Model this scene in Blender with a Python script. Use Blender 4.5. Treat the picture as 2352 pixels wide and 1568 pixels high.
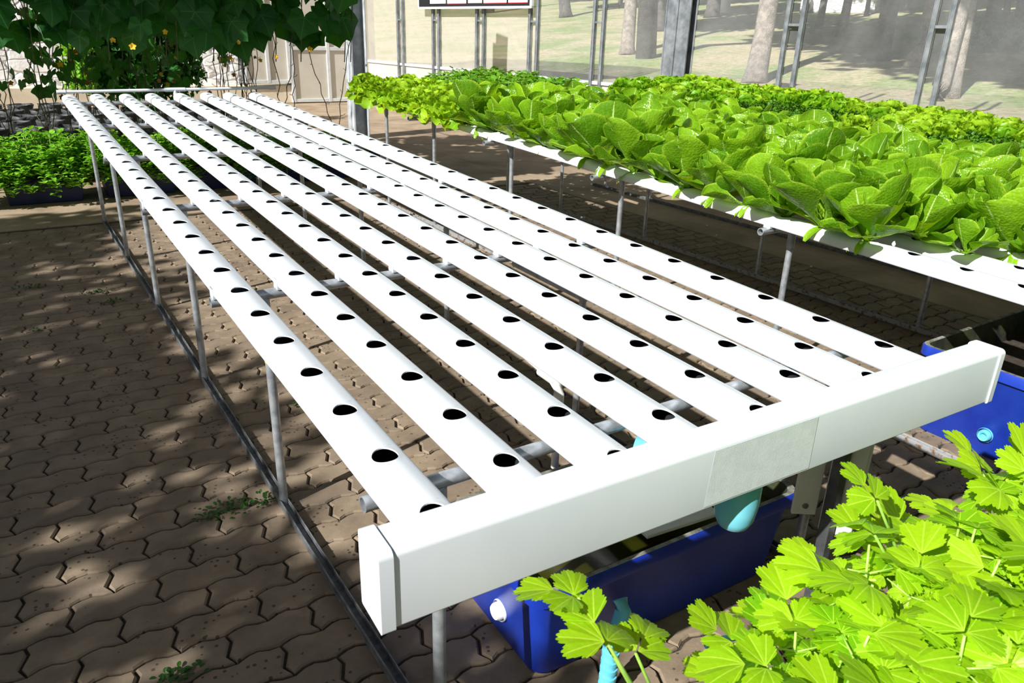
import bpy, math, random
from math import sin, cos, pi, radians as R, sqrt, atan2
from mathutils import Vector, Matrix, Euler
for o in list(bpy.data.objects): bpy.data.objects.remove(o, do_unlink=True)
S = bpy.context.scene
COL = S.collection
rnd = random.Random(7)
# ---------------------------------------------------------------- camera
CAM = Vector((-0.4982, -1.0712, 1.5577)); YAW, PIT, ROL = 0.5916, 0.3877, 0.0308; FPX = 1736.1
fwd = Vector((sin(YAW)*cos(PIT), cos(YAW)*cos(PIT), -sin(PIT)))
rt = Vector((cos(YAW), -sin(YAW), 0)); up = rt.cross(fwd)
r2 = rt*cos(ROL)+up*sin(ROL); u2 = up*cos(ROL)-rt*sin(ROL)
cd = bpy.data.cameras.new('camera'); cam = bpy.data.objects.new('camera', cd); COL.objects.link(cam)
cam.matrix_world = Matrix(((r2.x, u2.x, -fwd.x, CAM.x), (r2.y, u2.y, -fwd.y, CAM.y), (r2.z, u2.z, -fwd.z, CAM.z), (0, 0, 0, 1)))
cd.sensor_width = 36; cd.lens = 36*FPX/2352; cd.clip_start = 0.02; cd.clip_end = 300
cd.dof.use_dof = True; cd.dof.focus_distance = 2.6; cd.dof.aperture_fstop = 11
S.camera = cam
def ray(x, y): return fwd+r2*((x-1176)/FPX)-u2*((y-784)/FPX)
def hitz(x, y, z): d = ray(x, y); return CAM+d*((z-CAM.z)/d.z)
# ---------------------------------------------------------------- light
SUND = Vector((-.772, -.215, .60)).normalized()      # towards the sun
W = bpy.data.worlds.new('sky'); S.world = W; W.use_nodes = True
wn = W.node_tree.nodes; wl = W.node_tree.links; wn.clear()
sky = wn.new('ShaderNodeTexSky'); sky.sky_type = 'NISHITA'; sky.sun_disc = False
sky.sun_elevation = R(37); sky.sun_rotation = atan2(SUND.x, SUND.y); sky.dust_density = 2.5; sky.air_density = 1.0
hs = wn.new('ShaderNodeHueSaturation'); hs.inputs['Saturation'].default_value = .85
bg = wn.new('ShaderNodeBackground'); bg.inputs[1].default_value = .048
wo = wn.new('ShaderNodeOutputWorld'); wl.new(sky.outputs[0], hs.inputs['Color']); wl.new(hs.outputs[0], bg.inputs[0]); wl.new(bg.outputs[0], wo.inputs[0])
sl = bpy.data.lights.new('sun', 'SUN'); sl.energy = 7.7; sl.angle = R(.55); sl.color = (1, .975, .93)
so = bpy.data.objects.new('sun', sl); COL.objects.link(so); so.rotation_euler = SUND.to_track_quat('Z', 'Y').to_euler(); so.location = (-8, -3, 9)
S.view_settings.view_transform = 'Standard'; S.view_settings.look = 'None'; S.view_settings.gamma = 1
S.view_settings.exposure = 0.0; S.view_settings.use_curve_mapping = False
S.cycles.max_bounces = 8; S.cycles.transparent_max_bounces = 12
# ---------------------------------------------------------------- helpers
class G:
    def __init__(s): s.v = []; s.f = []; s.uv = []; s.t = []; s.mi = []
    def add(s, vs, fs, uv=None, tone=0.0, mi=0, M=None):
        b = len(s.v)
        if M is not None: vs = [M @ Vector(p) for p in vs]
        s.v += [tuple(p) for p in vs]; s.f += [tuple(i+b for i in f) for f in fs]
        s.uv += uv if uv else [(0, 0)]*len(vs)
        s.t += tone if isinstance(tone, list) else [tone]*len(vs)
        s.mi += [mi]*len(fs)
        return s
    def box(s, x0, x1, y0, y1, z0, z1, mi=0, M=None, tone=0):
        vs = [(x, y, z) for z in (z0, z1) for y in (y0, y1) for x in (x0, x1)]
        return s.add(vs, [(0, 2, 3, 1), (4, 5, 7, 6), (0, 1, 5, 4), (2, 6, 7, 3), (0, 4, 6, 2), (1, 3, 7, 5)], None, tone, mi, M)
    def tube(s, pts, rad, n=10, mi=0, cap=True, tone=0, hollow=0, uvv=False):
        pts = [Vector(p) for p in pts]; m = len(pts)
        rr = rad if isinstance(rad, list) else [rad]*m
        def ring(i, r):
            a = pts[max(i-1, 0)]; b = pts[min(i+1, m-1)]; d = (b-a).normalized()
            ref = Vector((0, 0, 1)) if abs(d.z) < .9 else Vector((1, 0, 0))
            x = d.cross(ref).normalized(); y = x.cross(d)
            return [pts[i]+x*(cos(2*pi*k/n)*r)+y*(sin(2*pi*k/n)*r) for k in range(n)]
        vs = []; fs = []
        for i in range(m): vs += ring(i, rr[i])
        for i in range(m-1):
            for k in range(n):
                k2 = (k+1) % n; fs.append((i*n+k, (i+1)*n+k, (i+1)*n+k2, i*n+k2))
        if hollow:
            b = len(vs); d0 = (pts[1]-pts[0]).normalized(); d1 = (pts[-1]-pts[-2]).normalized()
            for (i, dd, o) in ((0, d0, 0), (m-1, -d1, (m-1)*n)):
                c = len(vs); vs += ring(i, rr[i]-hollow); e = len(vs); vs += [q+dd*.12 for q in ring(i, rr[i]-hollow)]
                for k in range(n):
                    k2 = (k+1) % n
                    fs.append((o+k, o+k2, c+k2, c+k)); fs.append((c+k, c+k2, e+k2, e+k))
                fs.append(tuple(range(e, e+n)))
        elif cap: fs.append(tuple(range(n))); fs.append(tuple((m-1)*n+k for k in range(n))[::-1])
        return s.add(vs, fs, None, tone, mi)
    def lathe(s, prof, n=20, M=None, mi=0):
        vs = []; fs = []
        for r, z in prof: vs += [(r*cos(2*pi*k/n), r*sin(2*pi*k/n), z) for k in range(n)]
        for i in range(len(prof)-1):
            for k in range(n): k2 = (k+1) % n; fs.append((i*n+k, i*n+k2, (i+1)*n+k2, (i+1)*n+k))
        return s.add(vs, fs, None, 0, mi, M)
    def mesh(s, name, mats, smooth=None):
        me = bpy.data.meshes.new(name); me.from_pydata(s.v, [], s.f)
        for m in (mats if isinstance(mats, (list, tuple)) else [mats]): me.materials.append(m)
        if any(s.mi): me.polygons.foreach_set('material_index', s.mi)
        uvl = me.uv_layers.new(name='UVMap'); li = [0]*len(me.loops); me.loops.foreach_get('vertex_index', li)
        fl = []
        for i in li: fl += s.uv[i]
        uvl.data.foreach_set('uv', fl)
        at = me.attributes.new('tone', 'FLOAT', 'POINT'); at.data.foreach_set('value', s.t)
        if smooth is not None:
            me.polygons.foreach_set('use_smooth', [True]*len(me.polygons))
            if smooth < 180: me.set_sharp_from_angle(angle=R(smooth))
        me.update(); return me
    def obj(s, name, mats, parent=None, smooth=None, loc=None):
        o = bpy.data.objects.new(name, s.mesh(name, mats, smooth)); COL.objects.link(o)
        if loc: o.location = loc
        if parent: o.parent = parent
        return o
def bevel(o, w=.004, seg=2, ang=35):
    m = o.modifiers.new('bevel', 'BEVEL'); m.width = w; m.segments = seg; m.limit_method = 'ANGLE'; m.angle_limit = R(ang)
    o.data.polygons.foreach_set('use_smooth', [True]*len(o.data.polygons)); m.harden_normals = True
    return o
def tag(o, label, cat, group=None, kind=None):
    o['label'] = label; o['category'] = cat
    if group: o['group'] = group
    if kind: o['kind'] = kind
    return o
def empty(name, loc, label=None, cat=None, group=None, rz=0):
    o = bpy.data.objects.new(name, None); COL.objects.link(o); o.location = loc; o.rotation_euler = (0, 0, rz); o.empty_display_size = .1
    if label: tag(o, label, cat, group)
    return o
def struct(o): o['kind'] = 'structure'; return o
def dup(o, loc, rz=0, sc=1, label=None, group=None, tilt=(0, 0)):
    c = o.copy(); COL.objects.link(c); c.location = loc; c.rotation_euler = (tilt[0], tilt[1], rz); c.scale = (sc, sc, sc)
    if label: c['label'] = label
    if group: c['group'] = group
    for ch in o.children:
        d = ch.copy(); COL.objects.link(d); d.parent = c
        for g in ch.children: e = g.copy(); COL.objects.link(e); e.parent = d
    return c
# ---------------------------------------------------------------- materials
class NT:
    def __init__(s, name):
        s.m = bpy.data.materials.new(name); s.m.use_nodes = True; s.t = s.m.node_tree; s.t.nodes.clear()
    def n(s, typ, **kw):
        nd = s.t.nodes.new(typ)
        for k, v in kw.items():
            if k.startswith('i_'):
                key = k[2:].replace('_', ' '); key = int(key) if key.isdigit() else key
                if hasattr(v, 'is_output') or isinstance(v, bpy.types.NodeSocket): s.t.links.new(v, nd.inputs[key])
                else: nd.inputs[key].default_value = v
            else: setattr(nd, k, v)
        return nd
    def math(s, op, a, b=0.0, c=0.0, clamp=False):
        nd = s.t.nodes.new('ShaderNodeMath'); nd.operation = op; nd.use_clamp = clamp
        for i, v in enumerate((a, b, c)):
            if isinstance(v, bpy.types.NodeSocket): s.t.links.new(v, nd.inputs[i])
            else: nd.inputs[i].default_value = v
        return nd.outputs[0]
    def mix(s, f, a, b, mode='MIX'):
        nd = s.t.nodes.new('ShaderNodeMix'); nd.data_type = 'RGBA'; nd.blend_type = mode
        for i, v in ((0, f), (6, a), (7, b)):
            if isinstance(v, bpy.types.NodeSocket): s.t.links.new(v, nd.inputs[i])
            else: nd.inputs[i].default_value = v if not isinstance(v, tuple) or len(v) == 4 else (*v, 1)
        return nd.outputs[2]
    def ramp(s, f, stops):
        nd = s.t.nodes.new('ShaderNodeValToRGB'); s.t.links.new(f, nd.inputs[0]); e = nd.color_ramp.elements
        while len(e) > 1: e.remove(e[-1])
        e[0].position = stops[0][0]; e[0].color = (*stops[0][1], 1) if isinstance(stops[0][1], tuple) else (stops[0][1],)*3+(1,)
        for p, c in stops[1:]:
            q = e.new(p); q.color = (*c, 1) if isinstance(c, tuple) else (c, c, c, 1)
        return nd.outputs[0]
    def noise(s, scale, detail=3, rough=.5, vec=None, dist=0):
        nd = s.n('ShaderNodeTexNoise'); nd.inputs['Scale'].default_value = scale; nd.inputs['Detail'].default_value = detail
        nd.inputs['Roughness'].default_value = rough; nd.inputs['Distortion'].default_value = dist
        s.t.links.new(vec if vec is not None else s.pos(), nd.inputs['Vector']); return nd.outputs['Fac']
    def pos(s):
        if not hasattr(s, '_p'): s._p = s.n('ShaderNodeTexCoord').outputs['Object']
        return s._p
    def bump(s, h, st=.3, d=.01):
        return s.n('ShaderNodeBump', i_Strength=st, i_Distance=d, i_Height=h).outputs[0]
    def out(s, sh): s.t.links.new(sh, s.n('ShaderNodeOutputMaterial').inputs[0]); return s.m
    def pbr(s, col, rough=.5, metal=0, bump=None, spec=.5, **kw):
        p = s.n('ShaderNodeBsdfPrincipled')
        for k, v in (('Base Color', col), ('Roughness', rough), ('Metallic', metal), ('Specular IOR Level', spec)):
            if isinstance(v, bpy.types.NodeSocket): s.t.links.new(v, p.inputs[k])
            else: p.inputs[k].default_value = (*v, 1) if isinstance(v, tuple) and len(v) == 3 else v
        for k, v in kw.items(): p.inputs[k.replace('_', ' ')].default_value = v
        if bump is not None: s.t.links.new(bump, p.inputs['Normal'])
        return p.outputs[0]
def simple(name, c1, c2=None, sc=8, rough=.5, metal=0, bst=.1, bd=.002, lo=.35, hi=.65, spec=.5, **kw):
    m = NT(name); c2 = c2 or c1
    f = m.noise(sc, 4, .6); col = m.ramp(f, [(lo, c1), (hi, c2)])
    return m.out(m.pbr(col, rough, metal, m.bump(m.noise(sc*6, 3), bst, bd), spec, **kw))
def leafmat(name, dark, light, vein, trans=.35, rough=.38, blister=(60, .35), veins=(9, .06), edge=None, rim=.03, tcol=None, sidev=.4):
    m = NT(name)
    uv = m.n('ShaderNodeUVMap'); uv.uv_map = 'UVMap'; sp = m.n('ShaderNodeSeparateXYZ'); m.t.links.new(uv.outputs[0], sp.inputs[0])
    u, v = sp.outputs[0], sp.outputs[1]
    tone = m.n('ShaderNodeAttribute'); tone.attribute_name = 'tone'
    rn = m.n('ShaderNodeObjectInfo').outputs['Random']
    n1 = m.noise(18, 3)
    f = m.math('ADD', m.math('MULTIPLY', n1, .5), m.math('ADD', m.math('MULTIPLY', tone.outputs['Fac'], .6), m.math('MULTIPLY', rn, .25)), clamp=True)
    f = m.math('SUBTRACT', f, .15, clamp=True)
    col = m.mix(f, dark, light)
    mid = m.math('LESS_THAN', u, rim)
    ph = m.math('SUBTRACT', m.math('MULTIPLY', v, veins[0]), m.math('MULTIPLY', u, veins[0]*.45))
    fr = m.math('ABSOLUTE', m.math('SUBTRACT', m.math('FRACT', ph), .5))
    side = m.math('SUBTRACT', 1.0, m.math('DIVIDE', fr, veins[1]), clamp=True)
    vm = m.math('MAXIMUM', mid, m.math('MULTIPLY', side, sidev))
    col = m.mix(vm, col, vein)
    if edge:
        em = m.math('MULTIPLY', m.math('SUBTRACT', u, .88, clamp=True), 6, clamp=True)
        col = m.mix(em, col, edge)
    vo = m.n('ShaderNodeTexVoronoi'); vo.inputs['Scale'].default_value = blister[0]; m.t.links.new(m.pos(), vo.inputs['Vector'])
    h = m.math('ADD', m.math('MULTIPLY', vo.outputs['Distance'], -.5), m.math('MULTIPLY', vm, -.35))
    b = m.bump(h, blister[1], .004)
    p = m.pbr(col, rough, 0, b, .45)
    tr = m.n('ShaderNodeBsdfTranslucent'); m.t.links.new(b, tr.inputs['Normal'])
    tc = m.mix(.75, col, tcol or (light[0]*1.5, light[1]*1.25, light[2]*.5))
    m.t.links.new(tc, tr.inputs['Color'])
    mx = m.n('ShaderNodeMixShader', i_0=trans); m.t.links.new(p, mx.inputs[1]); m.t.links.new(tr.outputs[0], mx.inputs[2])
    return m.out(mx.outputs[0])
M_WHITE = simple('white_pvc', (.70, .755, .81), (.755, .80, .85), 3, .28, bst=.02)
M_PIPEW = simple('dull_white_pipe', (.66, .66, .62), (.76, .75, .71), 9, .4)
M_DIRTY = simple('dirty_pipe', (.30, .27, .22), (.50, .47, .40), 14, .7)
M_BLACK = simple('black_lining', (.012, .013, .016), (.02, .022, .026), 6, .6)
M_GALV = simple('galvanized_steel', (.30, .33, .36), (.50, .53, .56), 26, .42, .55, .15)
M_RUST = simple('rusty_steel', (.36, .37, .38), (.20, .10, .045), 34, .6, .3, .3, lo=.52, hi=.66)
M_ALU = simple('brushed_aluminium', (.20, .225, .25), (.38, .41, .44), 7, .38, .45, .1)
M_COL = simple('galvanized_column', (.36, .39, .42), (.60, .63, .66), 7, .45, .08, .1)
M_ALUL = simple('pale_aluminium', (.60, .63, .65), (.72, .74, .76), 7, .45, .2, .1)
M_DSTEEL = simple('dark_steel', (.05, .055, .06), (.12, .13, .13), 12, .5, .4, .2)
M_BLUE = simple('blue_plastic_tank', (.008, .028, .30), (.014, .05, .40), 5, .36, bst=.15, bd=.003)
M_NAVY = simple('navy_planter', (.006, .012, .07), (.012, .024, .12), 5, .5)
M_RIM = simple('worn_tank_rim', (.30, .31, .27), (.07, .07, .05), 22, .7, bst=.4)
M_MOSS = simple('mossy_inner_wall', (.012, .014, .010), (.05, .06, .015), 12, .8, bst=.5)
M_CYAN = simple('light_blue_pvc', (.12, .52, .66), (.20, .60, .72), 10, .35)
M_CREAM = simple('cream_paint', (.60, .52, .40), (.72, .64, .50), 3, .8)
M_RAIL = simple('dark_rail_steel', (.10, .11, .12), (.22, .23, .24), 30, .5, .4, .2)
M_YEL = simple('yellow_tape', (.75, .42, .02), (.8, .5, .03), 20, .6)
M_TAPE = simple('translucent_tape', (.68, .74, .77), (.76, .81, .83), 40, .22, bst=.3, bd=.001)
M_SOIL = simple('dark_soil', (.03, .022, .016), (.075, .055, .04), 40, .95, bst=.8, bd=.01)
M_BAG = simple('black_grow_bag', (.03, .032, .036), (.075, .08, .085), 12, .55, bst=.5, bd=.01)
M_GREYPL = simple('grey_plastic_sheet', (.56, .56, .54), (.66, .66, .64), 5, .5)
M_SCREW = simple('screw_head', (.16, .16, .15), (.26, .26, .25), 30, .4, .6)
M_WATER = simple('green_tank_water', (.018, .02, .002), (.045, .045, .004), 3, .12)
M_SIGNB = simple('sign_black', (.008, .010, .014), (.012, .014, .02), 5, .3)
M_SIGNW = simple('sign_white', (.86, .88, .90), (.9, .92, .93), 5, .4)
M_SIGNR = simple('sign_red_line', (.5, .03, .05), None, 5, .5)
M_BARK = simple('grey_bark', (.20, .17, .14), (.42, .37, .32), 9, .9, bst=.9, bd=.03)
M_BARKD = simple('dark_bark', (.07, .065, .06), (.14, .13, .12), 9, .9, bst=.9, bd=.03)
M_STONEWALL = None
M_STEM = simple('green_stem', (.10, .20, .03), (.22, .36, .06), 20, .5)
M_VSTEM = simple('vine_stem', (.05, .07, .025), (.14, .15, .05), 20, .7)
M_CSTALK = simple('celery_stalk', (.25, .48, .06), (.42, .66, .14), 12, .4)
M_FLOWER = simple('yellow_flower', (.80, .42, .01), (.9, .58, .03), 20, .6)
M_DRY = simple('withered_bloom', (.35, .17, .03), (.5, .26, .05), 20, .8)
L_ROM = leafmat('romaine_leaf', (.014, .14, .004), (.33, .60, .018), (.58, .78, .25), .40, .27, (95, 1.0), (9, .10), (.50, .74, .06), .038, None, .14)
L_FRI = leafmat('frilly_leaf', (.12, .36, .008), (.46, .68, .03), (.50, .68, .08), .38, .42, (90, .3), (6, .05))
L_FRG = leafmat('green_frilly_leaf', (.05, .26, .005), (.32, .60, .02), (.36, .60, .05), .40, .42, (90, .3), (6, .05))
L_CUR = leafmat('curly_leaf', (.012, .10, .004), (.12, .30, .012), (.18, .36, .02), .25, .5, (90, .3), (6, .05))
L_PAR = leafmat('parsley_leaf', (.035, .19, .006), (.20, .46, .02), (.22, .45, .04), .3, .45, (90, .2), (5, .05))
L_CEL = leafmat('celery_leaf', (.11, .38, .003), (.46, .72, .012), (.52, .78, .06), .44, .40, (110, .25), (7, .04), None, .028)
L_MINT = leafmat('herb_leaf', (.07, .32, .012), (.30, .62, .05), (.34, .62, .10), .32, .45, (60, .2), (5, .06))
L_CUC = leafmat('cucumber_leaf', (.006, .060, .012), (.030, .17, .022), (.06, .24, .04), .30, .5, (40, .3), (6, .05), None, .035, (.10, .42, .01))
L_TREE = leafmat('tree_leaf', (.02, .09, .01), (.07, .20, .02), (.08, .22, .02), .3, .5, (30, .1), (5, .05))
L_HEDGE = leafmat('hedge_leaf', (.02, .12, .04), (.09, .30, .10), (.12, .34, .12), .25, .4, (30, .1), (5, .05))
L_WEED = leafmat('weed_leaf', (.008, .05, .006), (.03, .12, .008), (.05, .15, .015), .2, .5, (30, .1), (5, .05))
def paver_mat():
    m = NT('concrete_paver'); t = m.n('ShaderNodeAttribute'); t.attribute_name = 'tone'
    n = m.noise(6, 5, .65); n2 = m.noise(70, 3, .6)
    c = m.ramp(n, [(.3, (.165, .125, .088)), (.55, (.265, .205, .142)), (.75, (.36, .28, .195))])
    c = m.mix(m.math('MULTIPLY', t.outputs['Fac'], .5), c, (.165, .13, .10))
    vo = m.n('ShaderNodeTexVoronoi'); vo.inputs['Scale'].default_value = 38; m.t.links.new(m.pos(), vo.inputs['Vector'])
    sp = m.math('MULTIPLY', m.math('LESS_THAN', vo.outputs['Distance'], .20), m.math('GREATER_THAN', m.noise(5, 3), .52))
    c = m.mix(m.math('MULTIPLY', sp, .75), c, (.045, .032, .022))
    d = m.math('MULTIPLY', m.math('SUBTRACT', m.noise(1.3, 4, .6), .56, clamp=True), 4, clamp=True)
    c = m.mix(m.math('MULTIPLY', d, .55), c, (.10, .07, .045))
    return m.out(m.pbr(c, .85, 0, m.bump(n2, .35, .003), .25))
def concrete_mat():
    m = NT('poured_concrete'); n = m.noise(1.6, 6, .65, dist=.4); n2 = m.noise(60, 3, .6)
    c = m.ramp(n, [(.3, (.19, .14, .10)), (.5, (.32, .245, .17)), (.7, (.42, .33, .235))])
    c = m.mix(m.math('MULTIPLY', m.math('GREATER_THAN', m.noise(22, 3), .68), .4), c, (.13, .10, .08))
    return m.out(m.pbr(c, .88, 0, m.bump(n2, .3, .003), .25))
def ground_mat():
    m = NT('dry_grass_ground'); n = m.noise(.5, 5, .7); n2 = m.noise(9, 5, .75)
    g = m.ramp(n2, [(.3, (.30, .26, .13)), (.5, (.52, .46, .30)), (.7, (.70, .58, .44))])
    gr = m.ramp(n2, [(.3, (.16, .24, .07)), (.6, (.34, .42, .18)), (.8, (.50, .52, .30))])
    c = m.mix(m.ramp(n, [(.42, 0.0), (.58, 1.0)]), g, gr)
    c = m.mix(m.math('MULTIPLY', m.math('GREATER_THAN', m.noise(26, 2), .66), .7), c, (.45, .22, .10))
    return m.out(m.pbr(c, .95, 0, m.bump(n2, .8, .04), .1))
def stone_mat():
    m = NT('white_rubble_wall')
    vo = m.n('ShaderNodeTexVoronoi'); vo.feature = 'DISTANCE_TO_EDGE'; vo.inputs['Scale'].default_value = 3.6
    mp = m.n('ShaderNodeMapping'); m.t.links.new(m.pos(), mp.inputs[0]); mp.inputs['Scale'].default_value = (1, 1, 1.9)
    nz = m.n('ShaderNodeTexNoise', i_Scale=2.5); m.t.links.new(mp.outputs[0], nz.inputs['Vector'])
    mxv = m.n('ShaderNodeMix'); mxv.data_type = 'RGBA'; mxv.inputs[0].default_value = .12
    m.t.links.new(mp.outputs[0], mxv.inputs[6]); m.t.links.new(nz.outputs['Color'], mxv.inputs[7]); m.t.links.new(mxv.outputs[2], vo.inputs['Vector'])
    e = m.math('MULTIPLY', vo.outputs['Distance'], 9, clamp=True)
    c = m.ramp(e, [(0, (.50, .49, .52)), (.35, (.78, .78, .80)), (1, (.88, .88, .88))])
    h = m.math('ADD', e, m.math('MULTIPLY', m.noise(5, 4), .8))
    return m.out(m.pbr(c, .8, 0, m.bump(h, .6, .05), .2))
def film_mat(name, op, tint):
    m = NT(name); n = m.noise(1.1, 4, .6, dist=.8); w = m.noise(5, 3)
    f = m.math('ADD', op, m.math('MULTIPLY', m.math('SUBTRACT', n, .5), .35), clamp=True)
    tr = m.n('ShaderNodeBsdfTransparent'); tr.inputs[0].default_value = (.96, .97, .98, 1)
    d = m.pbr(tint, .35, 0, m.bump(w, .5, .05), .5)
    tl = m.n('ShaderNodeBsdfTranslucent'); tl.inputs[0].default_value = (*tint, 1)
    a = m.n('ShaderNodeMixShader', i_0=.35); m.t.links.new(d, a.inputs[1]); m.t.links.new(tl.outputs[0], a.inputs[2])
    mx = m.n('ShaderNodeMixShader'); m.t.links.new(f, mx.inputs[0]); m.t.links.new(tr.outputs[0], mx.inputs[1]); m.t.links.new(a.outputs[0], mx.inputs[2])
    return m.out(mx.outputs[0])
M_PAVER = paver_mat(); M_CONC = concrete_mat(); M_GROUND = ground_mat(); M_STONE = stone_mat()
M_FILM1 = film_mat('cloudy_plastic_film', .62, (.74, .70, .62)); M_FILM2 = film_mat('clear_plastic_film', .20, (.72, .74, .76))
M_FROST = simple('frosted_panel', (.50, .47, .40), (.60, .57, .50), 1.5, .35)
HF, SL = .8087, .0365
def tz(y, dz=0): return HF+SL*y+dz
# ================================================================ setting: floor
def pavers(x0, x1, y0, y1):
    L, H = .232, .1155; g = G(); j = int(math.floor((y0-1.28)/H)); rr = random.Random(3)
    def hx(x): return .0075*max(-1, min(1, 1.5*cos(2*pi*(x-.05)/(L/2))))
    def gx(t): return (0 if t <= 0 else (-.015*t/.33 if t < .33 else (-.015+.022*(t-.33)/.42 if t < .75 else .007*(1-t)/.25)))
    while 1.28+j*H < y1:
        yb = 1.28+j*H; off = (L/2 if j % 2 else 0)
        i = int(math.floor((x0-off)/L))
        while off+i*L < x1:
            xl = off+i*L; xr = xl+L; pts = []
            for k in range(9): x = xl+(xr-xl)*k/8; pts.append((x+gx(0), yb+hx(x)))
            for t in (.33, .75): pts.append((xr+gx(t), yb+H*t+hx(xr)))
            for k in range(9): x = xr-(xr-xl)*k/8; pts.append((x+gx(1), yb+H+hx(x)))
            for t in (.75, .33): pts.append((xl+gx(t), yb+H*t+hx(xl)))
            cx, cy = (xl+xr)/2, yb+H/2; n = len(pts); zt = rr.uniform(-.002, .001); tx = rr.uniform(-.006, .006); ty = rr.uniform(-.01, .01)
            def ins(d, z):
                o = []
                for q in range(n):
                    a = Vector(pts[q-1]); b = Vector(pts[q]); c = Vector(pts[(q+1) % n])
                    e1 = (b-a).normalized(); e2 = (c-b).normalized(); nn = (Vector((-e1.y, e1.x))+Vector((-e2.y, e2.x)))
                    nn = nn.normalized() if nn.length > 1e-6 else Vector((0, 0))
                    p = b+nn*d; o.append((p.x, p.y, z+(tx*(p.x-cx)+ty*(p.y-cy))))
                return o
            v = ins(.0042, -.014+zt)+ins(.0045, -.006+zt)+ins(.0095, zt)
            f = [tuple(range(2*n, 3*n))]
            for q in range(n):
                q2 = (q+1) % n; f += [(q, q2, n+q2, n+q), (n+q, n+q2, 2*n+q2, 2*n+q)]
            g.add(v, f, None, rr.random()); i += 1
        j += 1
    return g
struct(pavers(-3.2, 4.35, -1.7, 5.9).obj('floor', M_PAVER))
struct(G().box(-6, 4.6, -3, 6.0, -.08, -.011).obj('floor', M_SOIL))
struct(bevel(G().box(-6, 4.5, 5.98, 17, -.08, .004).obj('floor', M_CONC), .01))
struct(bevel(G().box(4.40, 8.9, -3, 5.98, -.08, .004).obj('floor', M_CONC), .01))
struct(G().box(4.5, 8.0, 5.98, 17, -.08, .003).obj('floor', M_CONC))
# ================================================================ wall of posts and film on the right
WA = Vector((6.7, 16.2, 0)); WB = Vector((7.9, 2.0, 0)); WD = (WB-WA).normalized(); WNRM = Vector((-WD.y, WD.x, 0))
if WNRM.x < 0: WNRM = -WNRM
def wrot(): return Matrix.Translation(WA) @ Matrix(((WD.x, WNRM.x, 0, 0), (WD.y, WNRM.y, 0, 0), (0, 0, 1, 0), (0, 0, 0, 1)))
WM = wrot()      # local x along the wall towards the camera side, local y outwards
RAILZ = .91
def wbox(g, a, b, y0, y1, z0, z1, mi=0): return g.box(a, b, y0, y1, z0, z1, mi, WM)
g = G(); wbox(g, .0, 17, .0, .12, 0, RAILZ-.06); struct(g.obj('wall_right', M_FROST))
g = G(); wbox(g, .0, 17, -.03, .03, RAILZ-.06, RAILZ-.01); wbox(g, 0, 17, -.03, .03, 0, .08)
bevel(struct(g.obj('trim_1', M_ALUL)), .004)
pairs = [(1.9, .20), (3.25, .20), (4.71, .21), (6.21, .20), (7.74, .20), (11.04, .20), (12.73, .17), (14.4, .17)]
edges = [.1]
for i, (s, w) in enumerate(pairs):
    g = G(); a = s-w/2; b = s+w/2; pw = .05-.001*i
    for c in (a, b):
        wbox(g, c-pw/2, c+pw/2, -.055, -.005, .02, 3.6); wbox(g, c-pw/2-.004, c-pw/2+.006, -.062, -.055, .02, 3.6); wbox(g, c+pw/2-.006, c+pw/2+.004, -.062, -.055, .02, 3.6)
    wbox(g, a, b, -.05, -.02, 1.72, 1.75); wbox(g, a, b, -.05, -.02, 2.9, 2.93)
    o = bevel(struct(g.obj('trim_%d' % (i+2), M_ALU)), .003)
spans = []; e0 = 0
for c_, w_ in pairs[:5]+[(9.34, .30)]+pairs[5:]: spans += [(e0, c_-w_/2), (c_-w_/2, c_+w_/2)]; e0 = c_+w_/2
spans.append((e0, 17)); nwin = 0
for i, (s0, s1) in enumerate(spans):
    m = M_FILM1 if s1 < 7 else M_FILM2
    g = G(); n = max(3, int((s1-s0)/.10)); k = 24; vs = []; fs = []
    for a in range(n+1):
        for b in range(k+1):
            x = s0+(s1-s0)*a/n; z = RAILZ-.02+3.2*b/k; e = min(a, n-a)/n
            vs.append((x, .012+.012*sin(7*z+3*x+i)*e+.005*sin(23*z+i)*(1 if e < .12 else .2), z))
    for a in range(n):
        for b in range(k): q = a*(k+1)+b; fs.append((q, q+k+1, q+k+2, q+1))
    g.add(vs, fs, None, 0, 0, WM); struct(g.obj('window_%d' % (i+1), m, smooth=180))
# big columns
def column(g, s, w, d, z1=3.8):
    fl = .012
    wbox(g, s-w/2, s+w/2, -d, -d+fl, 0, z1); wbox(g, s-w/2, s+w/2, -fl, 0, 0, z1); wbox(g, s-.012, s+.012, -d, 0, 0, z1)
    wbox(g, s-w/2, s-w/2+.02, -d-.012, -d, 0, z1); wbox(g, s+w/2-.02, s+w/2, -d-.012, -d, 0, z1); wbox(g, s-.02, s-.006, -d-.01, -d, 0, z1)
CP = hitz(843, 316, 0)
g = G(); WMs = WM; WM = Matrix.Translation((CP.x, CP.y, 0)) @ Matrix(((WD.x, WNRM.x, 0, 0), (WD.y, WNRM.y, 0, 0), (0, 0, 1, 0), (0, 0, 0, 1))) @ Matrix.Rotation(R(-12), 4, 'Z')
column(g, 0, .36, .22); WM = WMs; struct(bevel(g.obj('trim_10', M_COL), .003))
g = G(); column(g, 9.34, .42, .14); struct(bevel(g.obj('trim_11', M_ALU), .003))
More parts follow.
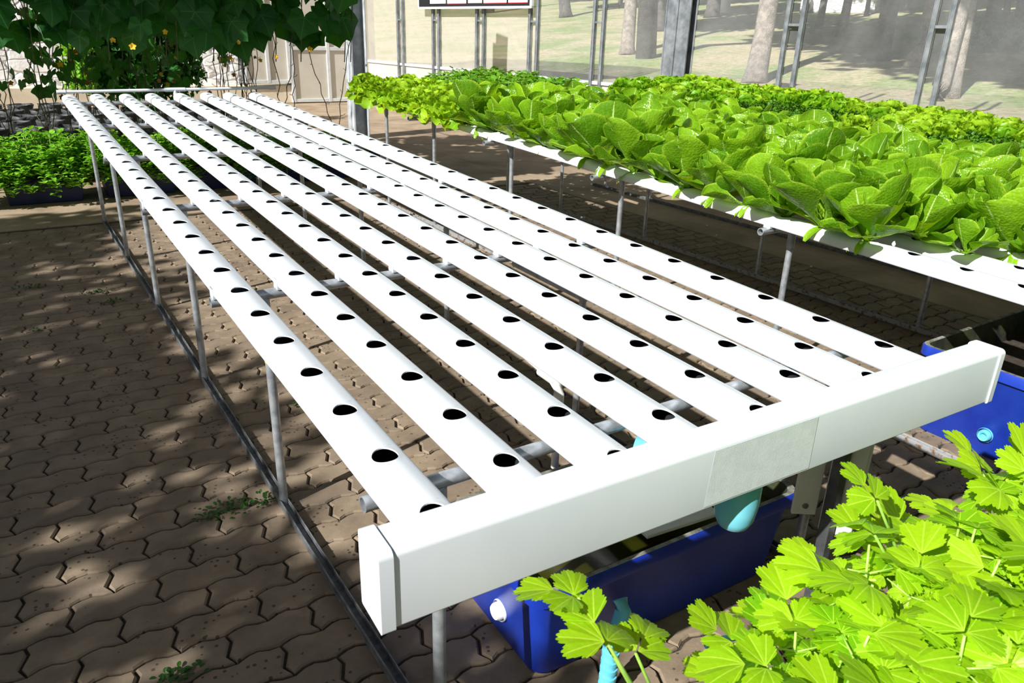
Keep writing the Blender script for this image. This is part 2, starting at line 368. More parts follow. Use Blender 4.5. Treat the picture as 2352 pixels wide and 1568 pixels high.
# sign on the wall
t = empty('notice_board', WM @ Vector((2.81, -.08, 1.93)), 'black notice board with white boxes hung high on the film wall', 'sign')
def onwall(g, name, mat): o = g.obj(name, mat); o.parent = t; o.matrix_parent_inverse = Matrix.Translation(t.location).inverted(); return o
g = G(); wbox(g, 2.83, 6.25, -.16, -.13, 1.96, 3.0); onwall(g, 'board', M_SIGNB)
g = G(); wbox(g, 2.81, 6.29, -.165, -.12, 1.93, 1.965); wbox(g, 2.81, 2.84, -.165, -.12, 1.93, 3.0); wbox(g, 6.24, 6.29, -.165, -.12, 1.93, 3.0); onwall(g, 'frame', M_SIGNW)
for a, b in ((3.24, 3.78), (3.83, 4.44), (4.5, 4.92), (4.97, 5.62), (5.67, 6.18)):
    g = G(); wbox(g, a, b, -.164, -.16, 2.02, 2.8); bevel(onwall(g, 'white_box', M_SIGNW), .004)
g = G()
for a, b in ((3.83, 4.44), (4.97, 5.62), (5.67, 6.18)): wbox(g, a, b, -.1635, -.16, 2.008, 2.019)
onwall(g, 'red_line', M_SIGNR)
g = G(); wbox(g, 3.56, 3.58, -.1655, -.164, 2.10, 2.4); onwall(g, 'printed_mark', M_SIGNR)
# ================================================================ back wall
YB = 16.2
struct(bevel(G().box(-6, 4.98, YB-.35, YB+.1, 0, .38).obj('wall_back', M_CREAM), .02))
struct(G().box(-6, 4.02, YB-.05, YB+.25, .38, 3.6).obj('wall_back', M_STONE))
struct(bevel(G().box(2.3, 4.2, YB-.40, YB-.36, 1.10, 1.17).obj('trim_12', M_ALUL), .005))
def framed(name, x0, x1, z0, z1, cols, rows, pane):
    g = G(); fr = .07
    for k in range(cols+1): x = x0+(x1-x0)*k/cols; g.box(x-fr/2, x+fr/2, YB-.42, YB-.34, z0, z1)
    for z in rows: g.box(x0, x1, YB-.415, YB-.345, z-fr/2, z+fr/2)
    o = struct(bevel(g.obj(name, M_ALUL), .006))
    for k in range(cols):
        p = G().box(x0+(x1-x0)*k/cols, x0+(x1-x0)*(k+1)/cols, YB-.385, YB-.375, z0, z1).obj('pane', pane); p.parent = o
    return o
framed('window_40', 4.02, 4.92, .42, 3.3, 2, (.45, 1.6, 3.3), M_FROST)
framed('door_1', 4.98, 6.60, .02, 3.4, 2, (.06, 1.12, 2.25, 3.35), M_FROST)
struct(G().box(6.6, 6.9, YB-.4, YB-.3, 0, 3.6).obj('wall_back', M_FROST))
struct(G().box(4.9, 6.7, YB-.44, YB-.34, 2.30, 2.42).obj('trim_13', M_ALUL))
# ================================================================ outside
def gz(p):
    d = (Vector((p.x, p.y, 0))-WA).dot(WNRM)
    return .80+.11*max(0, d-3)+.03*sin(p.x*.7)*cos(p.y*.5)
g = G(); N = 60; vs = []; fs = []
for a in range(N+1):
    for b in range(N+1):
        d = .13+85*(b/N)**1.6; s = (17+d)*a/N-2.6*d*(1-a/N); p = WM @ Vector((s, d, 0)); vs.append((p.x, p.y, gz(p)))
for a in range(N):
    for b in range(N): q = a*(N+1)+b; fs.append((q, q+1, q+N+2, q+N+1))
g.add(vs, fs); struct(g.obj('ground', M_GROUND, smooth=180))
def onground(x, y):
    d = ray(x, y).normalized(); t = 4
    while t < 120:
        p = CAM+d*t
        if (Vector((p.x, p.y, 0))-WA).dot(WNRM) > .2 and p.z <= gz(p): return p
        t += .05
    return CAM+d*60
def leafquad(g, c, s, rr, tone, flat=.5):
    a = rr.uniform(0, 2*pi); tl = rr.uniform(-1, 1)*flat*pi; Mx = Matrix.Translation(c) @ Euler((tl, rr.uniform(-.5, .5)*flat*2, a)).to_matrix().to_4x4()
    vs = [(0, 0, 0), (s*.34, s*.45, .06*s), (0, s, -.08*s), (-s*.34, s*.45, .06*s), (0, s*.45, -.02*s)]
    g.add(vs, [(0, 1, 4), (1, 2, 4), (2, 3, 4), (3, 0, 4)], [(0, 0), (1, .4), (0, 1), (1, .4), (0, .4)], tone, 0, Mx)
def crown(center, rx, ry, rz, n, s, seed):
    rr = random.Random(seed); g = G()
    for _ in range(n):
        while True:
            p = Vector((rr.uniform(-1, 1), rr.uniform(-1, 1), rr.uniform(-1, 1)))
            if .25 < p.length < 1: break
        leafquad(g, Vector((center[0]+p.x*rx, center[1]+p.y*ry, center[2]+p.z*rz)), s*rr.uniform(.7, 1.3), rr, rr.random())
    return g
CR = [crown((0, 0, 0), 3.2, 3.2, 1.6, 2800, .46, 50+i).mesh('foliage', L_TREE) for i in range(2)]
def tree(px, py, tx, w, label, mat, grp=None, H=7, cr=True, ty=0):
    b = onground(px, py); dep = (b-CAM).dot(fwd); r = w*dep/FPX/2
    d2 = ray(tx, ty); tp = CAM+d2*(dep/d2.dot(fwd)); dr = (tp-b); dr = dr/max(dr.z, .2)
    t = empty('tree', (b.x, b.y, b.z-.03), label, 'tree', grp); g = G(); n = 9; pts = []; rr = random.Random(int(px)); rad = []
    for k in range(n+1):
        z = H*k/n; pts.append((dr.x*z*(1-.05*k)+rr.uniform(-.03, .03)*(k > 0), dr.y*z*(1-.05*k), z)); rad.append(r*(1.35 if k == 0 else 1.0)*(1-.04*k))
    pts.insert(1, (dr.x*.25, dr.y*.25, .25)); rad.insert(1, r*1.08); g.tube(pts, rad, 14); g.obj('trunk', mat, t, smooth=180)
    if cr:
        c = bpy.data.objects.new('foliage', CR[int(px) % 2]); COL.objects.link(c); c.parent = t; c.location = (pts[-1][0], pts[-1][1], H+.3); c.rotation_euler = (0, 0, px)
    return t
tree(1440, 125, 1448, 30, 'slim grey tree trunk just right of the fourth post pair', M_BARK)
tree(1733, 190, 1770, 46, 'thick pale tree trunk just right of the wide steel column', M_BARK)
tree(2100, 155, 2150, 38, 'pale leaning trunk seen left of the right-hand post pair', M_BARK)
tree(2150, 232, 2215, 34, 'pale leaning trunk seen between the right-hand pair of posts', M_BARK)
tree(2188, 226, 2232, 24, 'thin pale trunk right of the right-hand pair of posts', M_BARK, cr=False)
tree(2018, 140, 2050, 40, 'dark wide trunk in shade between the two right post pairs', M_BARKD)  # the shade on this trunk is put into its dark bark colour
tree(1932, 82, 1948, 20, 'small forked pale trunk on the far shaded bank', M_BARK, H=8)
tree(1880, 66, 1893, 16, 'thin dark trunk far behind on the grassy bank', M_BARKD, H=8)
tree(1512, 72, 1522, 24, 'mottled trunk left of the wide steel column', M_BARKD)
tree(1478, 40, 1470, 12, 'thin dark trunk high on the bank left of the column', M_BARKD, H=8)
tree(1300, 40, 1296, 26, 'dark trunk behind the right end of the notice board', M_BARKD)
for i, (x, y, w) in enumerate([(1635, 40, 30), (2270, 40, 12), (2310, 46, 14), (2235, 50, 10), (2340, 40, 16), (2085, 30, 14), (1860, 30, 9), (1990, 36, 10), (1120, 30, 26), (1420, 20, 10)]):
    tree(x, y, x+6, w, 'distant dark tree trunk on the shaded bank', M_BARKD, 'distant trunks on the bank', H=9)
for q, (tx_, ty_, cx_, cy_, cz_, lab) in enumerate([(10.5, -4.0, 6.0, 2.4, 9.0, 'unseen tree added outside the wall, right of view, to shade the bank'), (12.5, 13.0, 8.6, 7.0, 9.4, 'unseen tree added outside the wall, above view, to shade the bank')]):  # unseen trees added so their crowns darken the bank
    t = empty('added_shade_tree', (tx_, ty_, .8), lab, 'tree'); G().tube([(0, 0, 0), (-.1, .1, 3), ((cx_-tx_)*.4, (cy_-ty_)*.4, 6), (cx_-tx_, cy_-ty_, cz_-1)], [.25, .2, .14, .06], 12).obj('trunk', M_BARKD, t, 180)
    c = bpy.data.objects.new('foliage', CR[q]); COL.objects.link(c); c.parent = t; c.location = (cx_-tx_, cy_-ty_, cz_-.8); c.scale = (1.05, 1.5, .7)
g = G(); b0 = onground(2222, 120); rr = random.Random(5)
t = empty('hedge', (b0.x, b0.y, b0.z), 'clipped green hedge on the bank at the right edge', 'hedge'); hd = -WNRM*.1+WD
for _ in range(5200):
    a = rr.uniform(0, 4.2); q = rr.uniform(-.55, .55); z = rr.uniform(.0, .55); hh = .55
    if rr.random() < .6: z = hh+rr.uniform(-.05, .06)
    elif rr.random() < .6: q = -.55+rr.uniform(-.05, .05)
    p = WD*a+WNRM*(q+.6)+Vector((0, 0, z)); leafquad(g, p, .11*rr.uniform(.7, 1.3), rr, rr.random(), .5)
g.obj('foliage', L_HEDGE, t)
p = onground(1664, 30); t = G().lathe([(0, .42), (.10, .42), (.11, .38), (.11, 0), (0, 0)]).obj('bollard', M_SIGNW, smooth=40, loc=(p.x, p.y, p.z)); t.scale = (1.8,)*3
tag(t, 'short white bollard on the grass right of the wide column', 'bollard')
p0 = onground(1835, 30); p1 = onground(2010, 28); g = G(); dd = (p1-p0); L_ = dd.length; a = atan2(dd.y, dd.x)
Mx = Matrix.Translation((p0.x, p0.y, min(p0.z, p1.z)-.3)) @ Matrix.Rotation(a, 4, 'Z'); g.box(0, L_, 0, .5, 0, 1.5, 0, Mx); struct(bevel(g.obj('wall_outside', M_STONE), .05))
# ================================================================ hydroponic table
def chan_f(x):     # height of the domed top at distance x from the centre line
    return -.028*(1-sqrt(max(0, 1-(x/.0505)**2)))
def channel_mesh(y0, y1, holes, hr=.0255):
    g = G(); w = .034; xs = [-w, -w*.66, -w*.33, 0, w*.33, w*.66, w]
    side = [(w, 0), (.038, 0), (.042, 0), (.0455, 0), (.048, 0), (.0497, 0)]
    prof = [(x, chan_f(x)) for x, _ in side]+[(.0503, -.026), (.0505, -.034), (.0505, -.050), (.048, -.054)]
    for sg in (-1, 1):
        p = [(sg*x, z) for x, z in prof]
        vs = [(x, y, z) for y in (y0, y1) for x, z in p]; n = len(p)
        fs = [(i, i+1, n+i+1, n+i) if sg > 0 else (i+1, i, n+i, n+i+1) for i in range(n-1)]
        g.add(vs, [f[::-1] for f in fs])
    g.add([(-.048, y0, -.054), (.048, y0, -.054), (.048, y1, -.054), (-.048, y1, -.054)], [(0, 3, 2, 1)])
    cuts = [y0]
    hs = [h for h in holes if h-w > y0 and h+w < y1]
    for h in hs: cuts += [h-w, h+w]
    cuts.append(y1)
    for i in range(0, len(cuts), 2):
        a, b = cuts[i], cuts[i+1]
        if b-a < 1e-5: continue
        vs = [(x, y, chan_f(x)) for y in (a, b) for x in xs]; n = len(xs)
        g.add(vs, [(k, k+1, n+k+1, n+k) for k in range(n-1)])
    K = 24
    for h in hs:
        out = []; inn = []; low = []
        for k in range(K):
            a = 2*pi*(k+.0)/K; c, s = cos(a), sin(a); m = max(abs(c), abs(s)); x, y = w*c/m, w*s/m
            out.append((x, h+y, chan_f(x))); inn.append((hr*c, h+hr*s, chan_f(hr*c))); low.append((hr*c*.985, h+hr*s*.985, chan_f(hr*c)-.0028))
        vs = out+inn+low; fs = []
        for k in range(K): k2 = (k+1) % K; fs += [(k, k2, K+k2, K+k), (K+k, K+k2, 2*K+k2, 2*K+k)]
        g.add(vs, fs)
    for y, fl in ((y0, 1), (y1, -1)):       # closed ends
        ring = [(-x, z) for x, z in prof[::-1]]+[(x, chan_f(x)) for x in xs[1:-1]]+prof
        vs = [(x, y, z) for x, z in ring]; g.add(vs, [tuple(range(len(vs)))[::fl]])
    return g
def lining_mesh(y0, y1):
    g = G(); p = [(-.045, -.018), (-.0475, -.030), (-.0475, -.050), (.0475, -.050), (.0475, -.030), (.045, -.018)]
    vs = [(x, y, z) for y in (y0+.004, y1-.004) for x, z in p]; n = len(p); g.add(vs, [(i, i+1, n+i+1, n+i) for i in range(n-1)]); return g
SLA = math.atan(SL)
def make_channel(x, y0, y1, hole0, pitch, label, group, clips, dz=0, name='growing_channel'):
    n0 = int(math.ceil((y0-hole0)/pitch)); holes = [hole0+k*pitch for k in range(n0, n0+60) if y0 < hole0+k*pitch < y1]
    o = channel_mesh(y0, y1, holes).obj(name, M_WHITE, smooth=32)
    o.location = (x, 0, HF+dz); o.rotation_euler = (SLA, 0, 0); tag(o, label, 'channel', group)
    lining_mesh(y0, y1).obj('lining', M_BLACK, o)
    for c in clips:
        if y0 < c < y1:
            g = G(); g.add([(sx*a, c+b, z) for z in (-.062, -.028) for b in (-.018, .018) for sx, a in ((-1, .0545), (1, .0545))], [(0, 1, 3, 2), (0, 4, 5, 1), (1, 5, 7, 3), (3, 7, 6, 2), (2, 6, 4, 0)])
            g.box(-.012, .012, c-.02, c+.02, -.075, -.055); g.obj('mounting_clip', M_WHITE, o)
    return o, holes
TX = [0, .193, .395, .588, .798, 1.011, 1.190, 1.403]; TO = [-.1106, -.0353, .0689, -.0497, .0619, -.0485, .0456, -.052]
PY = [.063, 1.218, 2.386, 3.545, 4.694, 5.887]
ORD = ['leftmost', 'second', 'third', 'fourth', 'fifth', 'sixth', 'seventh', 'rightmost']
for i in range(8):
    w = ORD[i]+(' from the left' if 0 < i < 7 else '')
    make_channel(TX[i], -.190-.039*TX[i], 5.86+.02*(i % 2), TO[i], .2, 'empty white planting channel, %s on the empty table' % w, 'empty channels of the near table', PY[1:5])
def bench(x0, x1, xl, ys, rails, fname, label, rail_y, yel=False, rmat=None):
    t = empty(fname, (x0, ys[0], 0), label, 'frame'); L = lambda x, y, z: (x-x0, y-ys[0], z)
    for i, y in enumerate(ys):
        z = tz(y, -.075); g = G(); g.tube([L(xl[0], y, z), L(xl[1], y, z)], .0165, 16, hollow=.003); g.obj('crossbar', M_GALV, t, smooth=40)
        for xx in rails:
            g = G(); g.tube([L(xx, y, .005), L(xx, y, z-.01)], .0150, 14, cap=True); g.tube([L(xx, y, z-.10), L(xx, y, z-.012)], .0185, 14)
            lg = g.obj('leg', M_GALV, t, smooth=40)
            if yel and i in (1, 4) and xx == rails[0]: gg = G(); gg.tube([L(xx, y, z-.23), L(xx, y, z-.10)], .0160, 14); q = gg.obj('tape_band', M_YEL, lg, smooth=40); q['label'] = 'yellow band'
    for xx in rails:
        g = G(); g.box(xx-x0-.017, xx-x0+.017, rail_y[0]-ys[0], rail_y[1]-ys[0], .000, .008); g.box(xx-x0-.017, xx-x0-.012, rail_y[0]-ys[0], rail_y[1]-ys[0], .008, .03); g.box(xx-x0+.010, xx-x0+.014, rail_y[0]-ys[0], rail_y[1]-ys[0], .008, .03)
        bevel(g.obj('floor_rail', rmat, t), .002)
    return t
bench(-.06, 1.5, (-.06, 1.5), PY, (.098, 1.385), 'table_frame', 'galvanized pipe frame holding up the empty white channels', (-.5, 5.95), True, M_RAIL)
g = G(); a = hitz(1345, 688, .70); b = hitz(1180, 605, .72); g.tube([a, b], .011, 12); tag(g.obj('brace_pipe', M_GALV, smooth=40), 'thin grey pipe running lengthwise under the fifth and sixth channels', 'pipe')
# collector beam
hc = Vector((.727, -.187, 0)); HM = Matrix.Translation((-.1275, -.156, 0)) @ Matrix.Rotation(-.0390, 4, 'Z')
def rbox(g, x0, x1, y0, y1, z0, z1, r, M, mi=0, n=5):
    pts = []
    for cx, cy, a0 in ((y1-r, z1-r, 0), (y0+r, z1-r, 90), (y0+r, z0+r*.4, 180), (y1-r, z0+r*.4, 270)):
        rr_ = r if a0 < 180 else r*.4
        if a0 == 180: cx = y0+rr_
        if a0 == 270: cx = y1-rr_
        for k in range(n+1): a = R(a0+90*k/n); pts.append((cx+rr_*cos(a), cy+rr_*sin(a)))
    m = len(pts); vs = [(x, y, z) for x in (x0, x1) for y, z in pts]; fs = [tuple(range(m)), tuple(range(2*m-1, m-1, -1))]+[(k, m+k, m+(k+1) % m, (k+1) % m) for k in range(m)]
    g.add(vs, fs, None, 0, mi, M)
ZB0, ZB1 = .676, .823
hb = empty('collector_beam', (-.1275, -.156, ZB0), 'long white square collector beam across the near end of the empty channels', 'beam', rz=-.0390)
HL = Matrix.Translation((0, 0, -ZB0))
g = G(); rbox(g, .006, 1.718, -.041, .041, ZB0, ZB1, .012, HL); g.obj('beam_body', M_WHITE, hb, smooth=40)
for a, b in ((-.012, .012), (1.712, 1.732)):
    g = G(); rbox(g, a, b, -.0445, .0445, ZB0-.003, ZB1+.0035, .013, HL); g.obj('end_cap', M_WHITE, hb, smooth=40)
g = G(); g.add([(.678, -.0418, .684), (.994, -.0418, .684), (.994, -.0418, .812), (.688, -.0418, .812)], [(0, 1, 2, 3)], None, 0, 0, HL); g.box(.69, .992, -.0416, -.0400, .684-ZB0, .811-ZB0); o = g.obj('repair_patch', M_TAPE, hb); o['label'] = 'translucent tape patch'
# inlet manifold at the far end
t = empty('inlet_pipe', (-.06, 5.93, 1.04), 'thin white pipe running across the far ends of the empty channels', 'pipe')
g = G(); g.tube([(0, 0, -.005), (1.66, 0, .01)], .0125, 14); g.obj('pipe_run', M_WHITE, t, smooth=40)
g = G(); g.tube([(.76, 0, .003), (.92, 0, .003)], .0165, 14); g.tube([(.84, 0, 0), (.84, -.01, -.09)], .0165, 14); g.obj('tee_joint', M_WHITE, t, smooth=40)
g = G(); g.tube([(1.62, 0, .01), (1.672, 0, .01)], .0165, 14); g.obj('end_plug', M_WHITE, t, smooth=40)
g = G(); g.tube([(-.012, 0, -.005), (.05, 0, -.005)], .0165, 14); g.obj('elbow_joint', M_WHITE, t, smooth=40)
# drain pipe, supply pipe, blue elbow, downspout
g = G(); g.tube([(.10, -.02, .690), (1.30, -.05, .688)], .016, 14); tag(g.obj('drain_pipe', M_DIRTY, smooth=40), 'dirt-stained pipe lying just behind the white collector beam', 'pipe')
g = G(); g.tube([(.32, -.015, .55), (.325, -.02, .672)], .011, 12); tag(g.obj('riser_pipe', M_DIRTY, smooth=40), 'short stained riser pipe standing under the third channel gap', 'pipe')
E1 = hitz(1285, 880, .56)
t = empty('supply_pipe', (E1.x, E1.y, .56), 'white supply pipe with bent elbow under the middle channels', 'pipe')
g = G(); g.tube([(0, .02, 0), (.03, .25, .004), (.10, .85, .01)], .013, 14); g.obj('pipe_run', M_PIPEW, t, smooth=40)
g = G(); g.tube([(0, .10, .003), (0, .03, 0), (0, .01, -.012), (0, 0, -.035), (0, 0, -.10)], .017, 14); g.obj('elbow_joint', M_PIPEW, t, smooth=60)
g = G(); g.tube([(0, 0, -.30), (0, 0, -.09)], .0125, 14); g.obj('drop_pipe', M_PIPEW, t, smooth=40)
t = empty('drain_elbow', (.735, -.16, .60), 'light blue drain elbow hanging below the collector beam', 'pipe')
g = G(); g.lathe([(0, -.075), (.018, -.073), (.034, -.062), (.044, -.042), (.048, -.015), (.05, .01), (.05, .075)], 24); g.obj('elbow_body', M_CYAN, t, smooth=180)
g = G(); g.tube([(0, .02, .045), (-.06, .10, .055), (-.10, .155, .06)], .036, 20); g.tube([(-.085, .13, .058), (-.135, .20, .062)], .041, 20); g.obj('socket', M_CYAN, t, smooth=40)
t = empty('downspout_box', (1.33, -.075, .25), 'white square downspout with screws under the right part of the beam', 'downspout')
g = G(); q = Matrix.Rotation(R(24), 4, 'Z'); g.box(-.045, .045, -.045, .045, .0, .425, 0, q); bevel(g.obj('spout_body', M_GREYPL, t), .006)
g = G(); g.lathe([(0, .006), (.008, .006), (.010, 0)], 14, q @ Matrix.Translation((-.045, -.01, .045)) @ Matrix.Rotation(R(-90), 4, 'Y')); g.obj('screw', M_SCREW, t)
t = empty('white_bracket', (1.235, -.02, .3), 'flat white bracket plate fixed beside the dark square post', 'bracket')
g = G(); g.box(-.035, .035, -.006, .006, 0, .375, 0, Matrix.Rotation(R(-35), 4, 'Z')); bevel(g.obj('plate', M_GREYPL, t), .003)
g = G(); g.lathe([(0, .005), (.007, .005), (.009, 0)], 14, Matrix.Rotation(R(-35), 4, 'Z') @ Matrix.Translation((0, -.006, .03)) @ Matrix.Rotation(R(90), 4, 'X')); g.obj('screw', M_SCREW, t)
g = G(); g.box(-.016, .016, -.016, .016, 0, .672); tag(bevel(g.obj('square_post', M_DSTEEL, loc=(1.262, -.085, 0)), .002), 'dark rusty square post beside the white downspout', 'post')
# ================================================================ tanks
def tank(loc, lx, ly, h, label, rz, fill, fillz, plugs):
    t = empty('water_tank', loc, label, 'tank', rz=rz); g = G(); tp = .035
    def ringpts(ix, z, n=6, r=.045):
        a = []; x0, x1, y0, y1 = ix, lx-ix, ix, ly-ix
        for cx, cy, s0 in ((x1-r, y1-r, 0), (x0+r, y1-r, 90), (x0+r, y0+r, 180), (x1-r, y0+r, 270)):
            for k in range(n+1): q = R(s0+90*k/n); a.append((cx+r*cos(q), cy+r*sin(q), z))
        return a
    def skin(g, rings, close=True, flip=False):
        m = len(rings[0]); vs = [p for r_ in rings for p in r_]; fs = []
        for i in range(len(rings)-1):
            for k in range(m): k2 = (k+1) % m; f = (i*m+k, i*m+k2, (i+1)*m+k2, (i+1)*m+k); fs.append(f)
        if close: fs.append(tuple(range(m))[::-1])
        g.add(vs, fs)
    skin(g, [ringpts(tp+.01, 0), ringpts(tp, .02), ringpts(.012, h-.05), ringpts(.008, h-.045), ringpts(-.004, h-.043), ringpts(-.004, h-.006), ringpts(0, h)])
    pass
    g.obj('tank_body', M_BLUE, t, smooth=35)
    g = G(); skin(g, [ringpts(0, h), ringpts(.012, h+.001), ringpts(.016, h-.004)], False); g.obj('worn_rim', M_RIM, t, smooth=35)
    g = G(); skin(g, [ringpts(.016, h-.002), ringpts(.03, h-.1), ringpts(tp+.02, .03)], False); g.obj('inner_wall', M_MOSS, t, smooth=35)
    g = G(); a = ringpts(.034, fillz); g.add(a, [tuple(range(len(a)))]); g.obj('contents', fill, t)
    for (side, a, z, m) in plugs:
        Mx = Matrix.Translation((.027, a, z)) @ Matrix.Rotation(R(-90), 4, 'Y') if side == 'l' else Matrix.Translation((a, .027, z)) @ Matrix.Rotation(R(90), 4, 'X')
        g = G(); g.lathe([(.03, 0), (.032, .006), (.030, .010)], 24, Mx); g.lathe([(0, .012), (.010, .012), (.013, .022), (.020, .024), (.024, .018), (.024, 0)], 24, Mx); g.obj('drain_plug', m, t, smooth=50)
    return t
tank((.365, .075, .0), .95, .46, .315, 'blue water tank under the near end of the empty table', -.03, M_WATER, .245, [('l', .20, .115, M_SIGNW)])
g = G(); g.box(0, .25, 0, .30, 0, .012, 0, Matrix.Rotation(R(-6), 4, 'Z')); t = bevel(g.obj('foam_board', M_GREYPL, loc=(.745, .105, .318)), .003); tag(t, 'grey-white board lying across the blue tank', 'board')
tank((2.60, -.42, .0), .95, .86, .39, 'blue tank holding sludge at the right edge beyond the beam', 0.0, M_SOIL, .27, [('l', .53, .10, M_CYAN)])
g = G(); rr = random.Random(2); pts = []
for k in range(11): a = pi*k/10; pts.append((.08*cos(a), 0, .065*sin(a)))
g.tube(pts, [.022+.004*(k % 2) for k in range(11)], 12); t = g.obj('mossy_hose', M_MOSS, smooth=60, loc=(2.86, .02, .275)); tag(t, 'mossy ribbed hose bend inside the right blue tank', 'hose')
# ================================================================ leaf generators
def blade(L, Wd, wf, nu, nv, th0, bend, cup, ruf=0, rufn=5, blis=0, rr=rnd, droop=0):
    vs = []; uv = []; fs = []; y = 0; z = 0; th = th0; ds = L/nv; ph = rr.uniform(0, 6.28); ph2 = rr.uniform(0, 6.28)
    for j in range(nv+1):
        v = j/nv; w = wf(v)*Wd/2; ny, nz = -sin(th), cos(th)
        for i in range(nu+1):
            u = -1+2*i/nu; e = abs(u)
            off = cup*w*(u*u)+ruf*L*(e**2)*sin(rufn*2*pi*v+ph+u*1.3)*min(1, v*2.5)+blis*L*sin(u*6+ph)*sin(v*21+ph2)*(.2+v)
            vs.append((u*w*(1-.12*abs(cup)*e), y+ny*off, z+nz*off)); uv.append((e, v))
        y += cos(th)*ds; z += sin(th)*ds; th -= bend/nv
    for j in range(nv):
        for i in range(nu): q = j*(nu+1)+i; fs.append((q, q+1, q+nu+2, q+nu+1))
    return vs, fs, uv
def wf_rom(v):
    if v < .22: return .13+.05*v
    if v < .66: x = (v-.22)/.44; x = x*x*(3-2*x); return .14+.86*x
    return sqrt(max(.02, 1-((v-.66)/.345)**2))
def wf_oval(v): return sqrt(max(.012, 1-((v-.52)/.5)**2))*(1 if v > .1 else .5)
def wf_fri(v):
    if v < .25: return .2+.5*v
    if v < .7: return .325+.675*((v-.25)/.45)
    return sqrt(max(.15, 1-((v-.7)/.36)**2))
def Rz(a): return Matrix.Rotation(a, 4, 'Z')
def romaine(seed, n=17, sc=1.0):
    rr = random.Random(seed); g = G()
    for k in range(n):
        f = k/(n-1); az = k*2.399+rr.uniform(-.3, .3)
        el = R(22+60*f+rr.uniform(-8, 8)); L = (.225+.075*sin(f*pi))*rr.uniform(.85, 1.12)*sc*(1-.18*(f > .85)); Wd = L*rr.uniform(.68, .84)
        b = blade(L, Wd, wf_rom, 10, 16, el, R(rr.uniform(0, 55))*(1-.6*f)-R(18), rr.uniform(.25, .62), .014, 2.6, .0075, rr)
        g.add(*b, tone=rr.uniform(0, 1)*.75+.25*f, M=Matrix.Translation((0, 0, -.012)) @ Rz(az) @ Matrix.Translation((0, .006, 0)) @ Matrix.Rotation(rr.uniform(-.35, .35), 4, 'Y'))
    for k in range(3):
        b = blade(.10*sc, .035, wf_oval, 4, 6, R(-15), R(60), .2, 0, 3, 0, rr); g.add(*b, tone=.9, M=Rz(rr.uniform(0, 6.28)) @ Matrix.Translation((0, .006, 0)))
    return g
def frilly(seed, n=46, s=.125):
    rr = random.Random(seed); g = G()
    for k in range(n):
        f = (k+.5)/n; az = k*2.399+rr.uniform(-.2, .2); el = R(-22+100*f**.7+rr.uniform(-8, 8)); L = s*(1.12-.30*f)*rr.uniform(.85, 1.1)
        b = blade(L, L*.95, wf_fri, 10, 8, el, R(rr.uniform(-30, 60)), rr.uniform(-.2, .6), .14, rr.uniform(2.2, 3.8), .02, rr)
        g.add(*b, tone=rr.random()*.7+.3*f, M=Rz(az) @ Matrix.Translation((0, .004+.012*(1-f), .006+.02*f)) @ Matrix.Rotation(rr.uniform(-.4, .4), 4, 'Y'))
    return g
def curly(seed, n=150, s=.045):
    rr = random.Random(seed); g = G()
    for k in range(n):
        az = rr.uniform(0, 6.28); rad = .085*sqrt(rr.random()); z = .03+.055*(1-(rad/.09)**2)+rr.uniform(-.012, .012)
        b = blade(s*rr.uniform(.6, 1.1), s*.55, wf_oval, 3, 4, R(rr.uniform(-10, 80)), R(rr.uniform(20, 140)), .4, .14, 2, 0, rr)
        g.add(*b, tone=rr.random(), M=Matrix.Translation((rad*cos(az), rad*sin(az), z)) @ Rz(rr.uniform(0, 6.28)))
    g.tube([(0, 0, -.01), (0, 0, .05)], [.02, .05], 8); return g
def polar(Rf, th0, th1, nt, nr, lobes, curv=.25, fold=.12, rr=rnd, wav=.03):
    vs = [(0, 0, 0)]; uv = [(0, 0)]; fs = []; ph = rr.uniform(0, 6)
    for k in range(1, nr+1):
        for i in range(nt+1):
            th = th0+(th1-th0)*i/nt; r = Rf(th)*k/nr; x = r*sin(th); y = r*cos(th)
            d = min(abs(th-c) for c in lobes)
            vs.append((x, y, -curv*r*r/max(.001, Rf(0))+fold*abs(x)*.5+wav*Rf(0)*sin(5*th+ph)*(k/nr)**2+.02*r*(1-cos(6*d)))); uv.append((min(.95, d*1.6*k/nr), k/nr))
    for i in range(nt): fs.append((0, 2+i, 1+i))
    for k in range(1, nr):
        for i in range(nt): q = 1+(k-1)*(nt+1)+i; fs.append((q, q+1, q+nt+2, q+nt+1))
    return vs, fs, uv
def celR(L, rr):
    c = [0, R(26+rr.uniform(-4, 4)), -R(26+rr.uniform(-4, 4)), R(54), -R(54)]; h = [1, .94, .94, .70, .70]; nt = rr.uniform(.52, .66)
    def f(th):
        v = 0
        for a, b in zip(c, h): v = max(v, b*(1-min(1, abs(th-a)/R(18))**3*(1-nt)))
        env = 1-.50*(abs(th)/R(66))**4
        tooth = .085*abs(((th*14/pi*2) % 1)-.5)*2
        return L*(v*min(1, env+.1)-tooth+.03)
    return f, c
def celery_leaf(g, M, L, rr, tone):
    # trifoliate leaf: M maps leaf plane (y outwards, z up) to the plant
    for az, d, s in ((0, .55*L, 1.0), (R(62), .10*L, .88), (-R(62), .10*L, .88)):
        az2 = az+rr.uniform(-.12, .12); Rf, c = celR(L*s*rr.uniform(.88, 1.1), rr)
        b = polar(Rf, -R(64), R(64), 60, 4, c, rr.uniform(.05, .35), rr.uniform(.1, .5), rr, .03)
        base = Vector((sin(az2)*d*.3, d if az == 0 else d, 0))
        g.add(*b, tone=tone, M=M @ Matrix.Translation(base) @ Rz(-az2) @ Matrix.Rotation(R(rr.uniform(-22, 18)), 4, 'X') @ Matrix.Rotation(R(rr.uniform(-15, 15)), 4, 'Y'))
